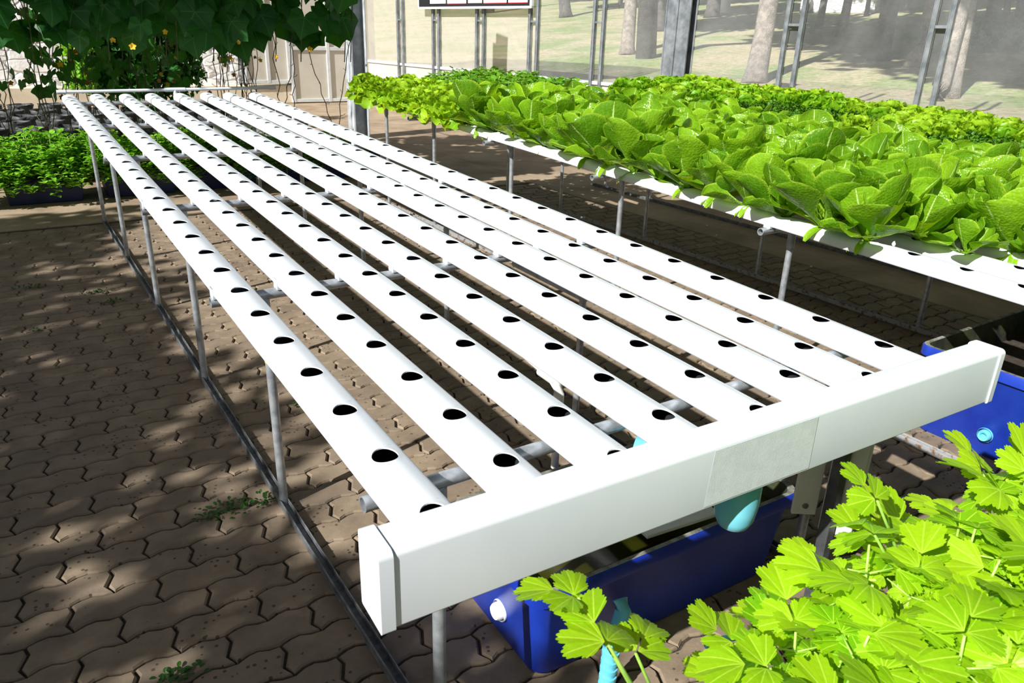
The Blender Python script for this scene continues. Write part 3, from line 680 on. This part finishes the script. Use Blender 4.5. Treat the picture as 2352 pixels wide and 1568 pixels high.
def petiole(g, a, b, r0, r1, rr, n=6, sag=.1):
    a = Vector(a); b = Vector(b); pts = []
    for k in range(n+1):
        t = k/n; p = a.lerp(b, t); p.z += sag*(b-a).length*sin(pi*t)*.5; pts.append(p)
    g.tube(pts, [r0+(r1-r0)*k/n for k in range(n+1)], 7); return (pts[-1]-pts[-2]).normalized()
def orient(d, upz=.6):
    y = Vector((d.x, d.y, 0)); y = y.normalized() if y.length > 1e-4 else Vector((0, 1, 0))
    y = (y+Vector((0, 0, d.z*.35))).normalized(); x = y.cross(Vector((0, 0, 1))).normalized(); z = x.cross(y)
    return Matrix(((x.x, y.x, z.x, 0), (x.y, y.y, z.y, 0), (x.z, y.z, z.z, 0), (0, 0, 0, 1)))
def celery(seed, n=9, H=.42, L=.062, spread=.16):
    rr = random.Random(seed); gs = G(); gl = G()
    for k in range(n):
        az = k*2.399+rr.uniform(-.3, .3); f = k/n; rad = spread*(1-.65*f)*rr.uniform(.7, 1.2); h = H*(.72+.33*f)*rr.uniform(.92, 1.06)
        tip = Vector((rad*cos(az), rad*sin(az), h)); mid = tip*.72
        d = petiole(gs, (.012*cos(az), .012*sin(az), 0), tip, .0055, .0022, rr, 6, .08)
        T = Matrix.Translation(tip) @ orient(d) @ Matrix.Rotation(R(rr.uniform(-25, 20)), 4, 'X') @ Rz(rr.uniform(-.5, .5))
        celery_leaf(gl, T, L*rr.uniform(.85, 1.15), rr, rr.random())
        for sg in (-1, 1):       # lower pair of leaflets
            q = tip.lerp(Vector((0, 0, h*.5)), .22); sd = Vector((-sin(az)*sg, cos(az)*sg, .25)).normalized(); e = q+sd*.045
            petiole(gs, q, e, .002, .0015, rr, 2, 0)
            celery_leaf(gl, Matrix.Translation(e) @ orient(sd) @ Matrix.Rotation(R(rr.uniform(-25, 15)), 4, 'X'), L*.72*rr.uniform(.8, 1.1), rr, rr.random())
    return gs, gl
def put(meshes, base, mats, name, label, cat, group=None):
    root = empty(name, base, label, cat, group)
    for nm, me in meshes: c = bpy.data.objects.new(nm, me); COL.objects.link(c); c.parent = root
    return root
# ================================================================ celery bed in the foreground
t = empty('planting_trough', (.26, -1.28, 0), 'cream-edged planting trough holding the celery in the foreground', 'planter')
TLX, TLY, TH = 2.4, .80, .36
g = G(); g.box(0, TLX, 0, .03, 0, TH); g.box(0, TLX, TLY-.03, TLY, 0, TH); g.box(0, .03, .03, TLY-.03, 0, TH); g.box(TLX-.03, TLX, .03, TLY-.03, 0, TH); bevel(g.obj('trough_body', M_CREAM, t), .006)
g = G(); g.box(.03, TLX-.03, .03, TLY-.03, .02, TH-.04); g.obj('soil', M_SOIL, t)
CV = []
for s in range(5):
    a, b = celery(100+s, 14, .44, .080, .18); CV.append([('stalks', a.mesh('stalks', M_CSTALK, 180)), ('leaves', b.mesh('leaves', L_CEL, 180))])
k = 0; rr = random.Random(12)
for j, y in enumerate((-.61, -.80, -.98)):
    for i in range(11):
        x = .42+.205*i+(.1 if j % 2 else 0)+rr.uniform(-.03, .03)
        if j == 2 and x > 1.9: continue
        o = put(CV[k % 5], (x, y+rr.uniform(-.02, .03), TH-.05), None, 'celery_plant', 'bright celery plant in the %s row of the foreground trough' % ('back', 'middle', 'front')[j], 'plant', 'celery plants, %s row' % ('back', 'middle', 'front')[j])
        o.rotation_euler = (rr.uniform(-.05, .05), rr.uniform(-.05, .05), rr.uniform(0, 6.28)); q = rr.uniform(.85, 1.0)*(.985 if j == 0 else 1); o.scale = (q, q, q); k += 1
def leaf_at(pxy, z, root, L, az, tilt, seed):
    rr = random.Random(seed); p = hitz(pxy[0], pxy[1], z); lp = p-Vector(root)
    gs, gl = G(), G(); petiole(gs, (0, 0, 0), lp, .005, .0022, rr, 7, .05)
    celery_leaf(gl, Matrix.Translation(lp) @ Rz(az) @ Matrix.Rotation(tilt, 4, 'X'), L, rr, .35); return gs, gl
root = (.30, -.52, TH-.06); gs, gl = G(), G()
for a in (((1328, 1372), .80, root, .068, R(40), R(8), 31), ((1398, 1482), .79, root, .072, R(-8), R(10), 34), ((1460, 1500), .74, root, .06, R(-60), R(-5), 35)):
    s_, l_ = leaf_at(*a); gs.add(s_.v, s_.f, s_.uv); gl.add(l_.v, l_.f, l_.uv, l_.t)
t = empty('celery_plant', root, 'celery plant whose two leaves reach left in front of the blue tank', 'plant'); gs.obj('stalks', M_CSTALK, t, 180); gl.obj('leaves', L_CEL, t, 180)
gs, gl = G(), G(); root = (1.0, -.53, TH-.06)
for a in (((2015, 1150), .84, root, .056, R(10), R(35), 41), ((2010, 1230), .78, root, .06, R(-20), R(0), 43)):
    s_, l_ = leaf_at(*a); gs.add(s_.v, s_.f, s_.uv); gl.add(l_.v, l_.f, l_.uv, l_.t)
t = empty('celery_plant', root, 'celery plant with one leaf standing tall against the white downspout', 'plant'); gs.obj('stalks', M_CSTALK, t, 180); gl.obj('leaves', L_CEL, t, 180)
g = G(); a = hitz(1432, 1400, .26); b = hitz(1405, 1480, .16); c = hitz(1390, 1600, .02)
g.tube([hitz(1425, 1375, .28), a, b, c], [.019, .020, .019, .019], 14)
tt = [b.lerp(c, f) for f in (0, .15, .3, .45, .6, .75)]
for p in tt: g.tube([p+Vector((0, 0, .006)), p-Vector((0, 0, .006))], .0225, 14)
tag(g.obj('ribbed_hose', M_CYAN, smooth=60), 'pale blue ribbed hose standing in front of the blue tank', 'hose')
g = G(); g.tube([hitz(1620, 1480, .42), hitz(1700, 1458, .42)], .008, 12); tag(g.obj('hose', M_CYAN, smooth=60), 'thin pale blue tube crossing among the celery stalks', 'hose')
# ================================================================ planted tables on the right
AX = [2.335+.222*i for i in range(8)]; AO = [.012, -.07, .05, -.05, .06, -.03, .05, -.05]
AY = [-.13, 1.06, 2.25, 3.42, 4.58, 5.5]
rails = (2.47, 3.80)
Ah = []
for i in range(8):
    w = ORD[i]+(' from the left' if 0 < i < 7 else '')
    o, h = make_channel(AX[i], -1.3, 5.66, AO[i], .2, 'white lettuce channel, %s on the planted middle table' % w, 'channels of the middle table', AY); Ah.append([y for y in h])
bench(2.27, 3.95, (2.24, 4.0), AY, rails, 'table_frame', 'galvanized pipe frame under the cos lettuce table', (-1.3, 5.9), False, M_RUST)
BX = [4.80+.22*i for i in range(8)]; BY = [-.2, 1.0, 2.2, 3.4, 4.6, 5.3]; Bh = []
for i in range(8):
    w = ORD[i]+(' from the left' if 0 < i < 7 else '')
    y1 = 5.4-(.35*i if i > 4 else 0)
    o, h = make_channel(BX[i], -1.2, 5.4, (.02 if i % 2 else -.06), .2, 'white lettuce channel, %s on the far table by the wall' % w, 'channels of the far table', BY); Bh.append(h)
bench(4.74, 6.0, (4.7, 6.40), BY, (4.95, 6.2), 'table_frame', 'galvanized pipe frame under the far lettuce table', (-1.2, 5.5), False, M_RAIL)
def HZ(y): return HF+SL*y*1.0
ROM = [romaine(200+i).mesh('romaine', L_ROM, 180) for i in range(6)]
SML = [romaine(230+i, 8, .62).mesh('romaine', L_ROM, 180) for i in range(2)]
FRI = [frilly(300+i).mesh('frilly', L_FRI, 180) for i in range(4)]
FRG = [frilly(320+i, 34, .12).mesh('frilly_green', L_FRG, 180) for i in range(4)]
CUR = [curly(340+i).mesh('curly', L_CUR, 180) for i in range(3)]
PAR = []
for i in range(3):
    a, b = celery(360+i, 13, .17, .042, .12); g = G(); g.add(a.v, a.f, a.uv, a.t, 1); g.add(b.v, b.f, b.uv, b.t, 0); PAR.append(g.mesh('parsley', [L_PAR, M_CSTALK], 180))
def lettuce(name, me, x, y, label, cat, group, sc=1, zo=0, tilt=0):
    o = bpy.data.objects.new(name, me); COL.objects.link(o); o.location = (x, y, HZ(y)+.002+zo)
    o.rotation_euler = (rr.uniform(-.1, .1)+tilt, rr.uniform(-.1, .1), rr.uniform(0, 6.28)); o.scale = (sc, sc, sc*rr.uniform(.92, 1.08)); tag(o, label, cat, group)
rr = random.Random(77)
RN = ['first', 'second', 'third', 'fourth', 'fifth', 'sixth', 'seventh', 'eighth']
for i in range(8):
    rt_ = 4.05-.42*max(0, AX[i]-2.6)/1.0*.9
    for y in Ah[i]:
        if y < -.95: continue
        if i == 0 and y < .55: continue
        if i == 1 and y < .27: continue
        if i == 2 and y < -.3: continue
        if y < (3.75 if i == 0 else rt_):
            if i == 1 and y < .45: lettuce('cos_lettuce', SML[0], AX[i], y, 'small young cos lettuce alone near the bare channel ends', 'lettuce', None, .9); continue
            lettuce('cos_lettuce', ROM[rr.randrange(6)], AX[i], y, 'broad-leaved cos lettuce in the %s channel row of the middle table' % RN[i], 'lettuce', 'cos lettuces, %s row' % RN[i], rr.uniform(.82, 1.12)*(1 if i < 3 else .88))
        elif i >= 3 and y > 4.4: lettuce('parsley_plant', PAR[rr.randrange(3)], AX[i], y, 'leafy green celery seedling at the far end of the middle table, %s row' % RN[i], 'plant', 'seedlings at the far end, %s row' % RN[i], rr.uniform(.95, 1.25))
        elif i >= 3 and y > 4.1: pass
        else: lettuce('frilly_lettuce', FRI[rr.randrange(4)], AX[i], y, 'yellow-green frilly lettuce at the far end of the middle table, %s row' % RN[i], 'lettuce', 'frilly lettuces at the far end, %s row' % RN[i], rr.uniform(1.12, 1.32))
for i in range(8):
    for y in Bh[i]:
        if y < -.4: continue
        if i == 0 and y > 3.9: continue
        x = BX[i]; dk = (1.0 < y < 1.9 and i < 4) or (2.4 < y < 3.7 and i < 4)
        if i == 0 and y > 3.3: lettuce('frilly_lettuce', FRI[rr.randrange(4)], x, y, 'small yellow-green lettuce in the near row of the far table', 'lettuce', 'yellow lettuces, near row of far table', .6)
        elif dk: lettuce('curly_lettuce', CUR[rr.randrange(3)], x, y, 'dark finely curled lettuce on the far table, row %s from the aisle' % RN[i], 'lettuce', 'dark curly lettuces, %s row' % RN[i], rr.uniform(.95, 1.15))
        else:
            yl = (y < 1.0) or (1.9 < y < 2.6) or (i > 4 and rr.random() < .45) or rr.random() < .2
            lettuce('frilly_lettuce', (FRI if yl else FRG)[rr.randrange(4)], x, y, 'frilly lettuce on the far table by the wall, row %s from the aisle' % RN[i], 'lettuce', 'frilly lettuces of the far table, %s row' % RN[i], rr.uniform(1.05, 1.35))
# ================================================================ herb tubs
def herb(seed, n=420, rx=.30, ry=.26, h=.30):
    rr = random.Random(seed); g = G(); gs = G()
    for k in range(n//4):
        a = rr.uniform(0, 6.28); q = sqrt(rr.random()); x, y = rx*q*cos(a), ry*q*sin(a); z = h*(1-.55*q*q)*rr.uniform(.45, 1.08)
        if y < 0 and rr.random() < .45: z -= rr.uniform(0, .17); y -= .05
        gs.tube([(x*.4, y*.4, 0), (x*.9, y*.9, z*.7), (x, y, z)], .003, 4)
        for m in range(6):
            b = blade(.042*rr.uniform(.8, 1.25), .031, wf_oval, 4, 4, R(rr.uniform(0, 45)), R(rr.uniform(0, 60)), .25, 0, 3, 0, rr)
            g.add(*b, tone=rr.random(), M=Matrix.Translation((x, y, z-.018*(m//2))) @ Rz(m//2*1.57+pi*(m % 2)+a+rr.uniform(-.3, .3)) @ Matrix.Translation((0, .004, 0)))
    return gs, g
HB = []
for s in range(4): a, b = herb(400+s, 760); HB.append([('stems', a.mesh('stems', M_STEM, 180)), ('leaves', b.mesh('leaves', L_MINT, 180))])
pos_w = ['leftmost', 'second from left', 'third from left', 'fourth from left', 'rightmost']
def tub(loc, label):
    t = empty('planter_box', loc, label, 'planter', 'navy planter boxes'); g = G(); h = .26; a0, a1, b0, b1 = .29, .32, .18, .20
    vs = [(-a0, -b0, 0), (a0, -b0, 0), (a0, b0, 0), (-a0, b0, 0), (-a1, -b1, h), (a1, -b1, h), (a1, b1, h), (-a1, b1, h), (-a1+.02, -b1+.02, h), (a1-.02, -b1+.02, h), (a1-.02, b1-.02, h), (-a1+.02, b1-.02, h), (-a1+.02, -b1+.02, h-.05), (a1-.02, -b1+.02, h-.05), (a1-.02, b1-.02, h-.05), (-a1+.02, b1-.02, h-.05)]
    fs = [(3, 2, 1, 0)]
    for q in (0, 4, 8):
        for k in range(4): k2 = (k+1) % 4; fs.append((q+k, q+k2, q+4+k2, q+4+k))
    g.add(vs, fs); bevel(g.obj('box_body', M_NAVY, t), .008); G().add([(-a1+.02, -b1+.02, h-.03), (a1-.02, -b1+.02, h-.03), (a1-.02, b1-.02, h-.03), (-a1+.02, b1-.02, h-.03)], [(0, 1, 2, 3)]).obj('soil', M_SOIL, t)
for i, x in enumerate((-.25, .55, 1.35, 2.12, 2.75)):
    y = 7.10+.03*i; tub((x, y, .005), 'navy blue planter box of herbs, %s, standing on the concrete' % pos_w[i])
    for j, dx in enumerate((-.22, .02, .24)):
        if i == 4 and j == 2: continue
        o = put(HB[(i*3+j) % 4], (x+dx*1.3, y-.06, .22), None, 'herb_plant', 'bushy small-leaved green herb growing in the %s planter box' % pos_w[i], 'plant', 'herbs of the %s box' % pos_w[i])
        o.rotation_euler = (0, 0, rr.uniform(-.4, .4)); q = rr.uniform(1.08, 1.35)*(1 if i < 3 else .75); o.scale = (q, q, q)
for i, x in enumerate((-.75, -.5)):
    o = put(HB[i], (x-.1, 7.0, .18), None, 'herb_plant', 'bushy small-leaved green herb at the left picture edge', 'plant', 'herbs at the left edge')
# ================================================================ grow bags
g = G(); pr = [(.0, .0), (.12, 0), (.135, .04), (.14, .16), (.145, .24), (.152, .27), (.145, .275), (.135, .25), (.13, .22)]; g.lathe(pr, 18)
v2 = []
for q, p in enumerate(g.v): v2.append((p[0]*(1+.06*sin(q*1.7)), p[1]*(1+.06*cos(q*2.3)), p[2]+.01*sin(q*.9)))
g.v = v2; BAGM = g.mesh('bag', M_BAG, 180); gg = G(); gg.lathe([(0, .225), (.128, .222)], 18); BAGS = gg.mesh('soil', M_SOIL)
for j, y in enumerate((8.0, 8.7, 9.4, 10.1, 10.8, 11.5, 12.3, 13.2)):
    for i in range(12):
        x = -1.1+.40*i+(.15 if j % 2 else 0)
        if x > 2.5+.2*j: continue
        t = empty('grow_bag', (x, y+rr.uniform(-.04, .04), .004), 'black grow bag in the %s row behind the herb boxes' % RN[j], 'grow bag', 'grow bags, %s row' % RN[j], rr.uniform(0, 6)); t.scale = (1.15, 1.15, 1.15)
        for nm, me in (('bag', BAGM), ('soil', BAGS)): c = bpy.data.objects.new(nm, me); COL.objects.link(c); c.parent = t
g = G(); g.box(0, .62, -.02, .02, 0, .62, 0, Matrix.Rotation(R(-8), 4, 'Z')); tag(bevel(g.obj('plastic_sheet', M_GREYPL, loc=(1.45, 7.75, .004)), .004), 'pale grey sheet propped behind the herb boxes below the channels', 'panel')
# ================================================================ cucumber vines
def cucR(L, rr):
    tips = [(0, 1.0), (R(34), .74), (R(62), .86), (R(92), .64), (R(118), .70), (R(150), .52), (R(172), .16)]
    tips = [(a*rr.uniform(.98, 1.02), h*rr.uniform(.93, 1.05)) for a, h in tips]; tips[0] = (0, 1.0)
    def f(th):
        a = abs(th)
        for (a0, h0), (a1, h1) in zip(tips, tips[1:]):
            if a <= a1:
                x0, y0, x1, y1 = h0*sin(a0), h0*cos(a0), h1*sin(a1), h1*cos(a1); dx, dy = sin(a), cos(a)
                den = dx*(y1-y0)-dy*(x1-x0)
                if abs(den) < 1e-6: return L*h0
                s = (x0*(y1-y0)-y0*(x1-x0))/den; return L*max(.1, s)
        return L*.16
    return f
def cuc_leaf(g, c, L, az, pitch, rr, tone):
    Rf = cucR(L*.62, rr); b = polar(Rf, -R(171), R(171), 38, 4, [0, R(62), -R(62), R(118), -R(118)], rr.uniform(.1, .35), rr.uniform(-.2, .4), rr, .05)
    # leaf hangs: tip points down and outwards
    g.add(*b, tone=tone, M=Matrix.Translation(c) @ Rz(az) @ Matrix.Rotation(pitch, 4, 'X') @ Matrix.Rotation(rr.uniform(-.5, .5), 4, 'Z'))
def flower(c, s, rr, mat, parent):
    g = G()
    for k in range(5):
        b = blade(s, s*.8, wf_oval, 3, 3, R(25), R(50), .2, 0, 2, 0, rr); g.add(*b, M=Matrix.Translation(c) @ Euler((R(70), 0, rr.uniform(-.4, .4))).to_matrix().to_4x4() @ Rz(k*2*pi/5))
    return g.obj('flower', mat, parent, 180)
def stemline(g, p0, p1, rr, r=.004, jag=.03, n=12):
    p0, p1 = Vector(p0), Vector(p1); pts = []
    for k in range(n+1):
        q = p0.lerp(p1, k/n); a = jag*(0 if k in (0,) else 1); pts.append(q+Vector((rr.uniform(-a, a), rr.uniform(-a, a)*.5, 0)))
    g.tube(pts, r, 5)
    for k in range(1, n, 2):      # nodes with short dry twigs
        q = pts[k]; d = Vector((rr.uniform(-.06, .06), rr.uniform(-.03, .03), rr.uniform(-.03, .03))); g.tube([q, q+d*.6, q+d+Vector((0, 0, .012))], [.003, .002, .003], 4)
names = ['at the left edge', 'second from the left edge', 'above the second channel', 'above the middle channels', 'above the fifth channel', 'above the far right channels', 'hanging beside the steel column']
rr = random.Random(91)
XS = [-.75, -.25, .25, .75, 1.25, 1.78, 2.36]
for i, x in enumerate(XS):
    t = empty('cucumber_vine', (x, 6.2, 1.3), 'dark large-leaved climbing vine %s' % names[i], 'vine'); g = G(); st = G()
    nn = (30, 30, 30, 30, 30, 24, 12)[i]
    for k in range(nn):
        lx = rr.uniform(-.30, .30) if i < 6 else rr.uniform(-.25, .06); z = rr.uniform(.02, .75)
        if i == 6: z = rr.uniform(.0, .6)
        zlow = (.02, .02, .03, .04, .04, .0, .0)[i]; z = max(z, zlow)
        c = Vector((lx, rr.uniform(-.30, .30), z+.10)); cuc_leaf(g, c, rr.uniform(.24, .36)*(1 if rr.random() < .75 else .62), pi+rr.uniform(-.8, .8), -R(rr.uniform(48, 88)), rr, rr.random()**1.5)
        st.tube([c, c+Vector((rr.uniform(-.05, .05), .08, .12))], .003, 4)
    for k in range(34):
        c = Vector((rr.uniform(-.35, .35), rr.uniform(-.3, .4), rr.uniform(.7, 1.25))); cuc_leaf(g, c, rr.uniform(.26, .36), rr.uniform(0, 6.28), -R(rr.uniform(5, 60)), rr, rr.random())
    for k in range(2): xx = rr.uniform(-.2, .2); st.tube([(xx, .05, -.05), (xx+.03, .02, .4), (xx+.1, 0, 1.2)], .005, 5)
    if i in (5, 6):
        for q in range(3 if i == 5 else 2): stemline(st, (rr.uniform(-.35, .15), rr.uniform(0, .2), .2), (rr.uniform(-.3, .2), .3, -.75-.2*q+(.0 if i == 5 else -.15)), rr, .0042, .025)
    g.obj('foliage', L_CUC, t, 180); st.obj('stem', M_VSTEM, t, 180)
    for k in range((2, 0, 1, 2, 1, 2, 0)[i]): flower(Vector((rr.uniform(-.25, .25), -.33, rr.uniform(.0, .25))), rr.uniform(.020, .03), rr, M_FLOWER, t)
# unseen leaf roof added to shade the vines and grow bags
def roof(g, x0, x1, y0, y1, n, z0=2.45, z1=2.85, L=.34):
    for _ in range(n): cuc_leaf(g, Vector((rr.uniform(x0, x1), rr.uniform(y0, y1), rr.uniform(z0, z1))), L*rr.uniform(.8, 1.15), rr.uniform(0, 6.28), -R(rr.uniform(0, 35)), rr, rr.random())
g = G(); roof(g, -1.25, 1.7, 5.45, 6.6, 280); roof(g, -4.6, 2.6, 6.9, 8.9, 760); roof(g, -.2, 2.6, 6.5, 7.0, 90)
t = empty('added_shade_roof', (0, 7, 2.5), 'unseen leaf roof added above the far channel ends to shade the vines', 'vine'); o = g.obj('foliage', L_CUC, t, 180); o.location = (0, -7, -2.5)
g = G()
for x in (-2.0, .2, 2.4):
    g.tube([(x, -2.0, -.06), (x, 2.5, -.06)], .012, 8)
for y in (-1.9, 0, 2.4): g.tube([(-4.5, y, -.08), (3, y, -.08)], .012, 8)
g.obj('shade_roof_wire', M_GALV, t, 180)
# far curtain of bare stems with small leaves, growing out of the bags
xs = [-1.0+.30*k for k in range(12)]
for i, x in enumerate(xs):
    y = 8.1+.9*(i % 3)/2*1.2; t = empty('vine_stem_plant', (x, y, .25), 'dark bare-stemmed vine rising from the grow bags', 'vine', 'bare vine stems above the bags'); st = G(); g = G()
    for q in range(5): xx = rr.uniform(-.14, .14); stemline(st, (xx*.4, 0, 0), (xx+rr.uniform(-.15, .15), rr.uniform(-.1, .1), 2.1), rr, .0048, .03, 16)
    st.obj('stem', M_VSTEM, t, 180)
    dense = 1 < i < 9
    for q in range(46 if dense else 12): cuc_leaf(g, Vector((rr.uniform(-.3, .3), rr.uniform(-.2, .25), rr.uniform(.62 if dense else .9, 2.1))), rr.uniform(.10, .2), rr.uniform(0, 6.28), -R(rr.uniform(30, 95)), rr, rr.random())
    if not dense:
        pass
    g.obj('foliage', L_CUC, t, 180)
    for q in range(5): flower(Vector((rr.uniform(-.25, .25), -.25, rr.uniform(.55, 1.3))), rr.uniform(.02, .035), rr, M_FLOWER if q % 3 == 0 else M_DRY, t)
# bush behind the stems
g = G(); r3 = random.Random(8)
for _ in range(8000):
    a = r3.uniform(0, 6.28); q = sqrt(r3.random()); leafquad(g, Vector((.95*q*cos(a), .5*q*sin(a), 1.0+.62*sin(a*2.1+q)*q*.3+r3.uniform(-.45, .9))), .11, r3, r3.random())
t = g.obj('climbing_bush', L_CUC, loc=(1.45, 12.2, 0)); tag(t, 'dark small-leaved bush in front of the white stone wall', 'bush')
g = G()
for _ in range(1200):
    a = r3.uniform(0, 6.28); q = sqrt(r3.random()); leafquad(g, Vector((.22*q*cos(a), .2*q*sin(a), r3.uniform(.65, 1.6))), .07, r3, .5+.5*r3.random())
t = g.obj('climbing_bush', L_MINT, loc=(.62, 11.8, 0)); tag(t, 'sunlit light green bush edge by the white stone wall', 'bush')
# ================================================================ unseen tree added on the left for dappled shade, weeds on the paving
t = empty('added_shade_tree', (-8.2, .6, 0), 'unseen tree added left of the tables to shade the paving', 'tree')
G().tube([(0, 0, 0), (.1, .1, 1.5), (0, .2, 3.2), (.4, .3, 4.4)], [.22, .17, .14, .08], 12).obj('trunk', M_BARK, t, 180)
g = G(); r4 = random.Random(21)
for _ in range(9000):
    x = r4.uniform(-8.0, -4.95); y = r4.uniform(-3.6, 4.9); z = r4.uniform(3.75, 4.5)
    if x > -4.95-(z-4)*1.2+.2*sin(y*3): continue
    h = sin(x*2.3+1)*cos(y*1.9)+.5*sin(x*5.1+y*3.7)  # crown gaps shaped to let sun dapples through
    if h > .58: continue
    leafquad(g, Vector((x+8.2, y-.6, z)), r4.uniform(.15, .26), r4, r4.random(), .35)
g.obj('foliage', L_TREE, t)
def weed(px, py, n, s, label):
    p = hitz(px, py, 0); rr = random.Random(int(px)); g = G()
    for _ in range(n):
        a = rr.uniform(0, 6.28); q = rr.random()**.6*s
        b = blade(.016*rr.uniform(.7, 1.4), .012, wf_oval, 2, 3, R(rr.uniform(10, 50)), R(40), .2, 0, 2, 0, rr); g.add(*b, tone=rr.random(), M=Matrix.Translation((q*cos(a)*1.5, q*sin(a)*.5+rr.uniform(-.01, .01), .002+rr.random()*.012)) @ Rz(rr.uniform(0, 6.28)))
    tag(g.obj('weed', L_WEED, loc=(p.x, p.y, .0)), label, 'weed')
weed(545, 1168, 90, .10, 'largest green weed between pavers beside the near table leg'); weed(410, 1555, 40, .05, 'small weed between the pavers at the bottom edge')
weed(225, 672, 50, .07, 'middle weed of the row on the left pavers'); weed(65, 662, 50, .07, 'leftmost weed of the row on the left pavers'); weed(258, 696, 40, .05, 'weed nearest the floor rail in the left row'); weed(1805, 1160, 40, .05, 'small weed on pavers behind the white bracket'); weed(2290, 1030, 50, .05, 'small weed in front of the right blue tank')
weed(90, 760, 16, .03, 'tiny weed alone on the left pavers'); weed(685, 932, 16, .02, 'tiny weed under the second channel gap')
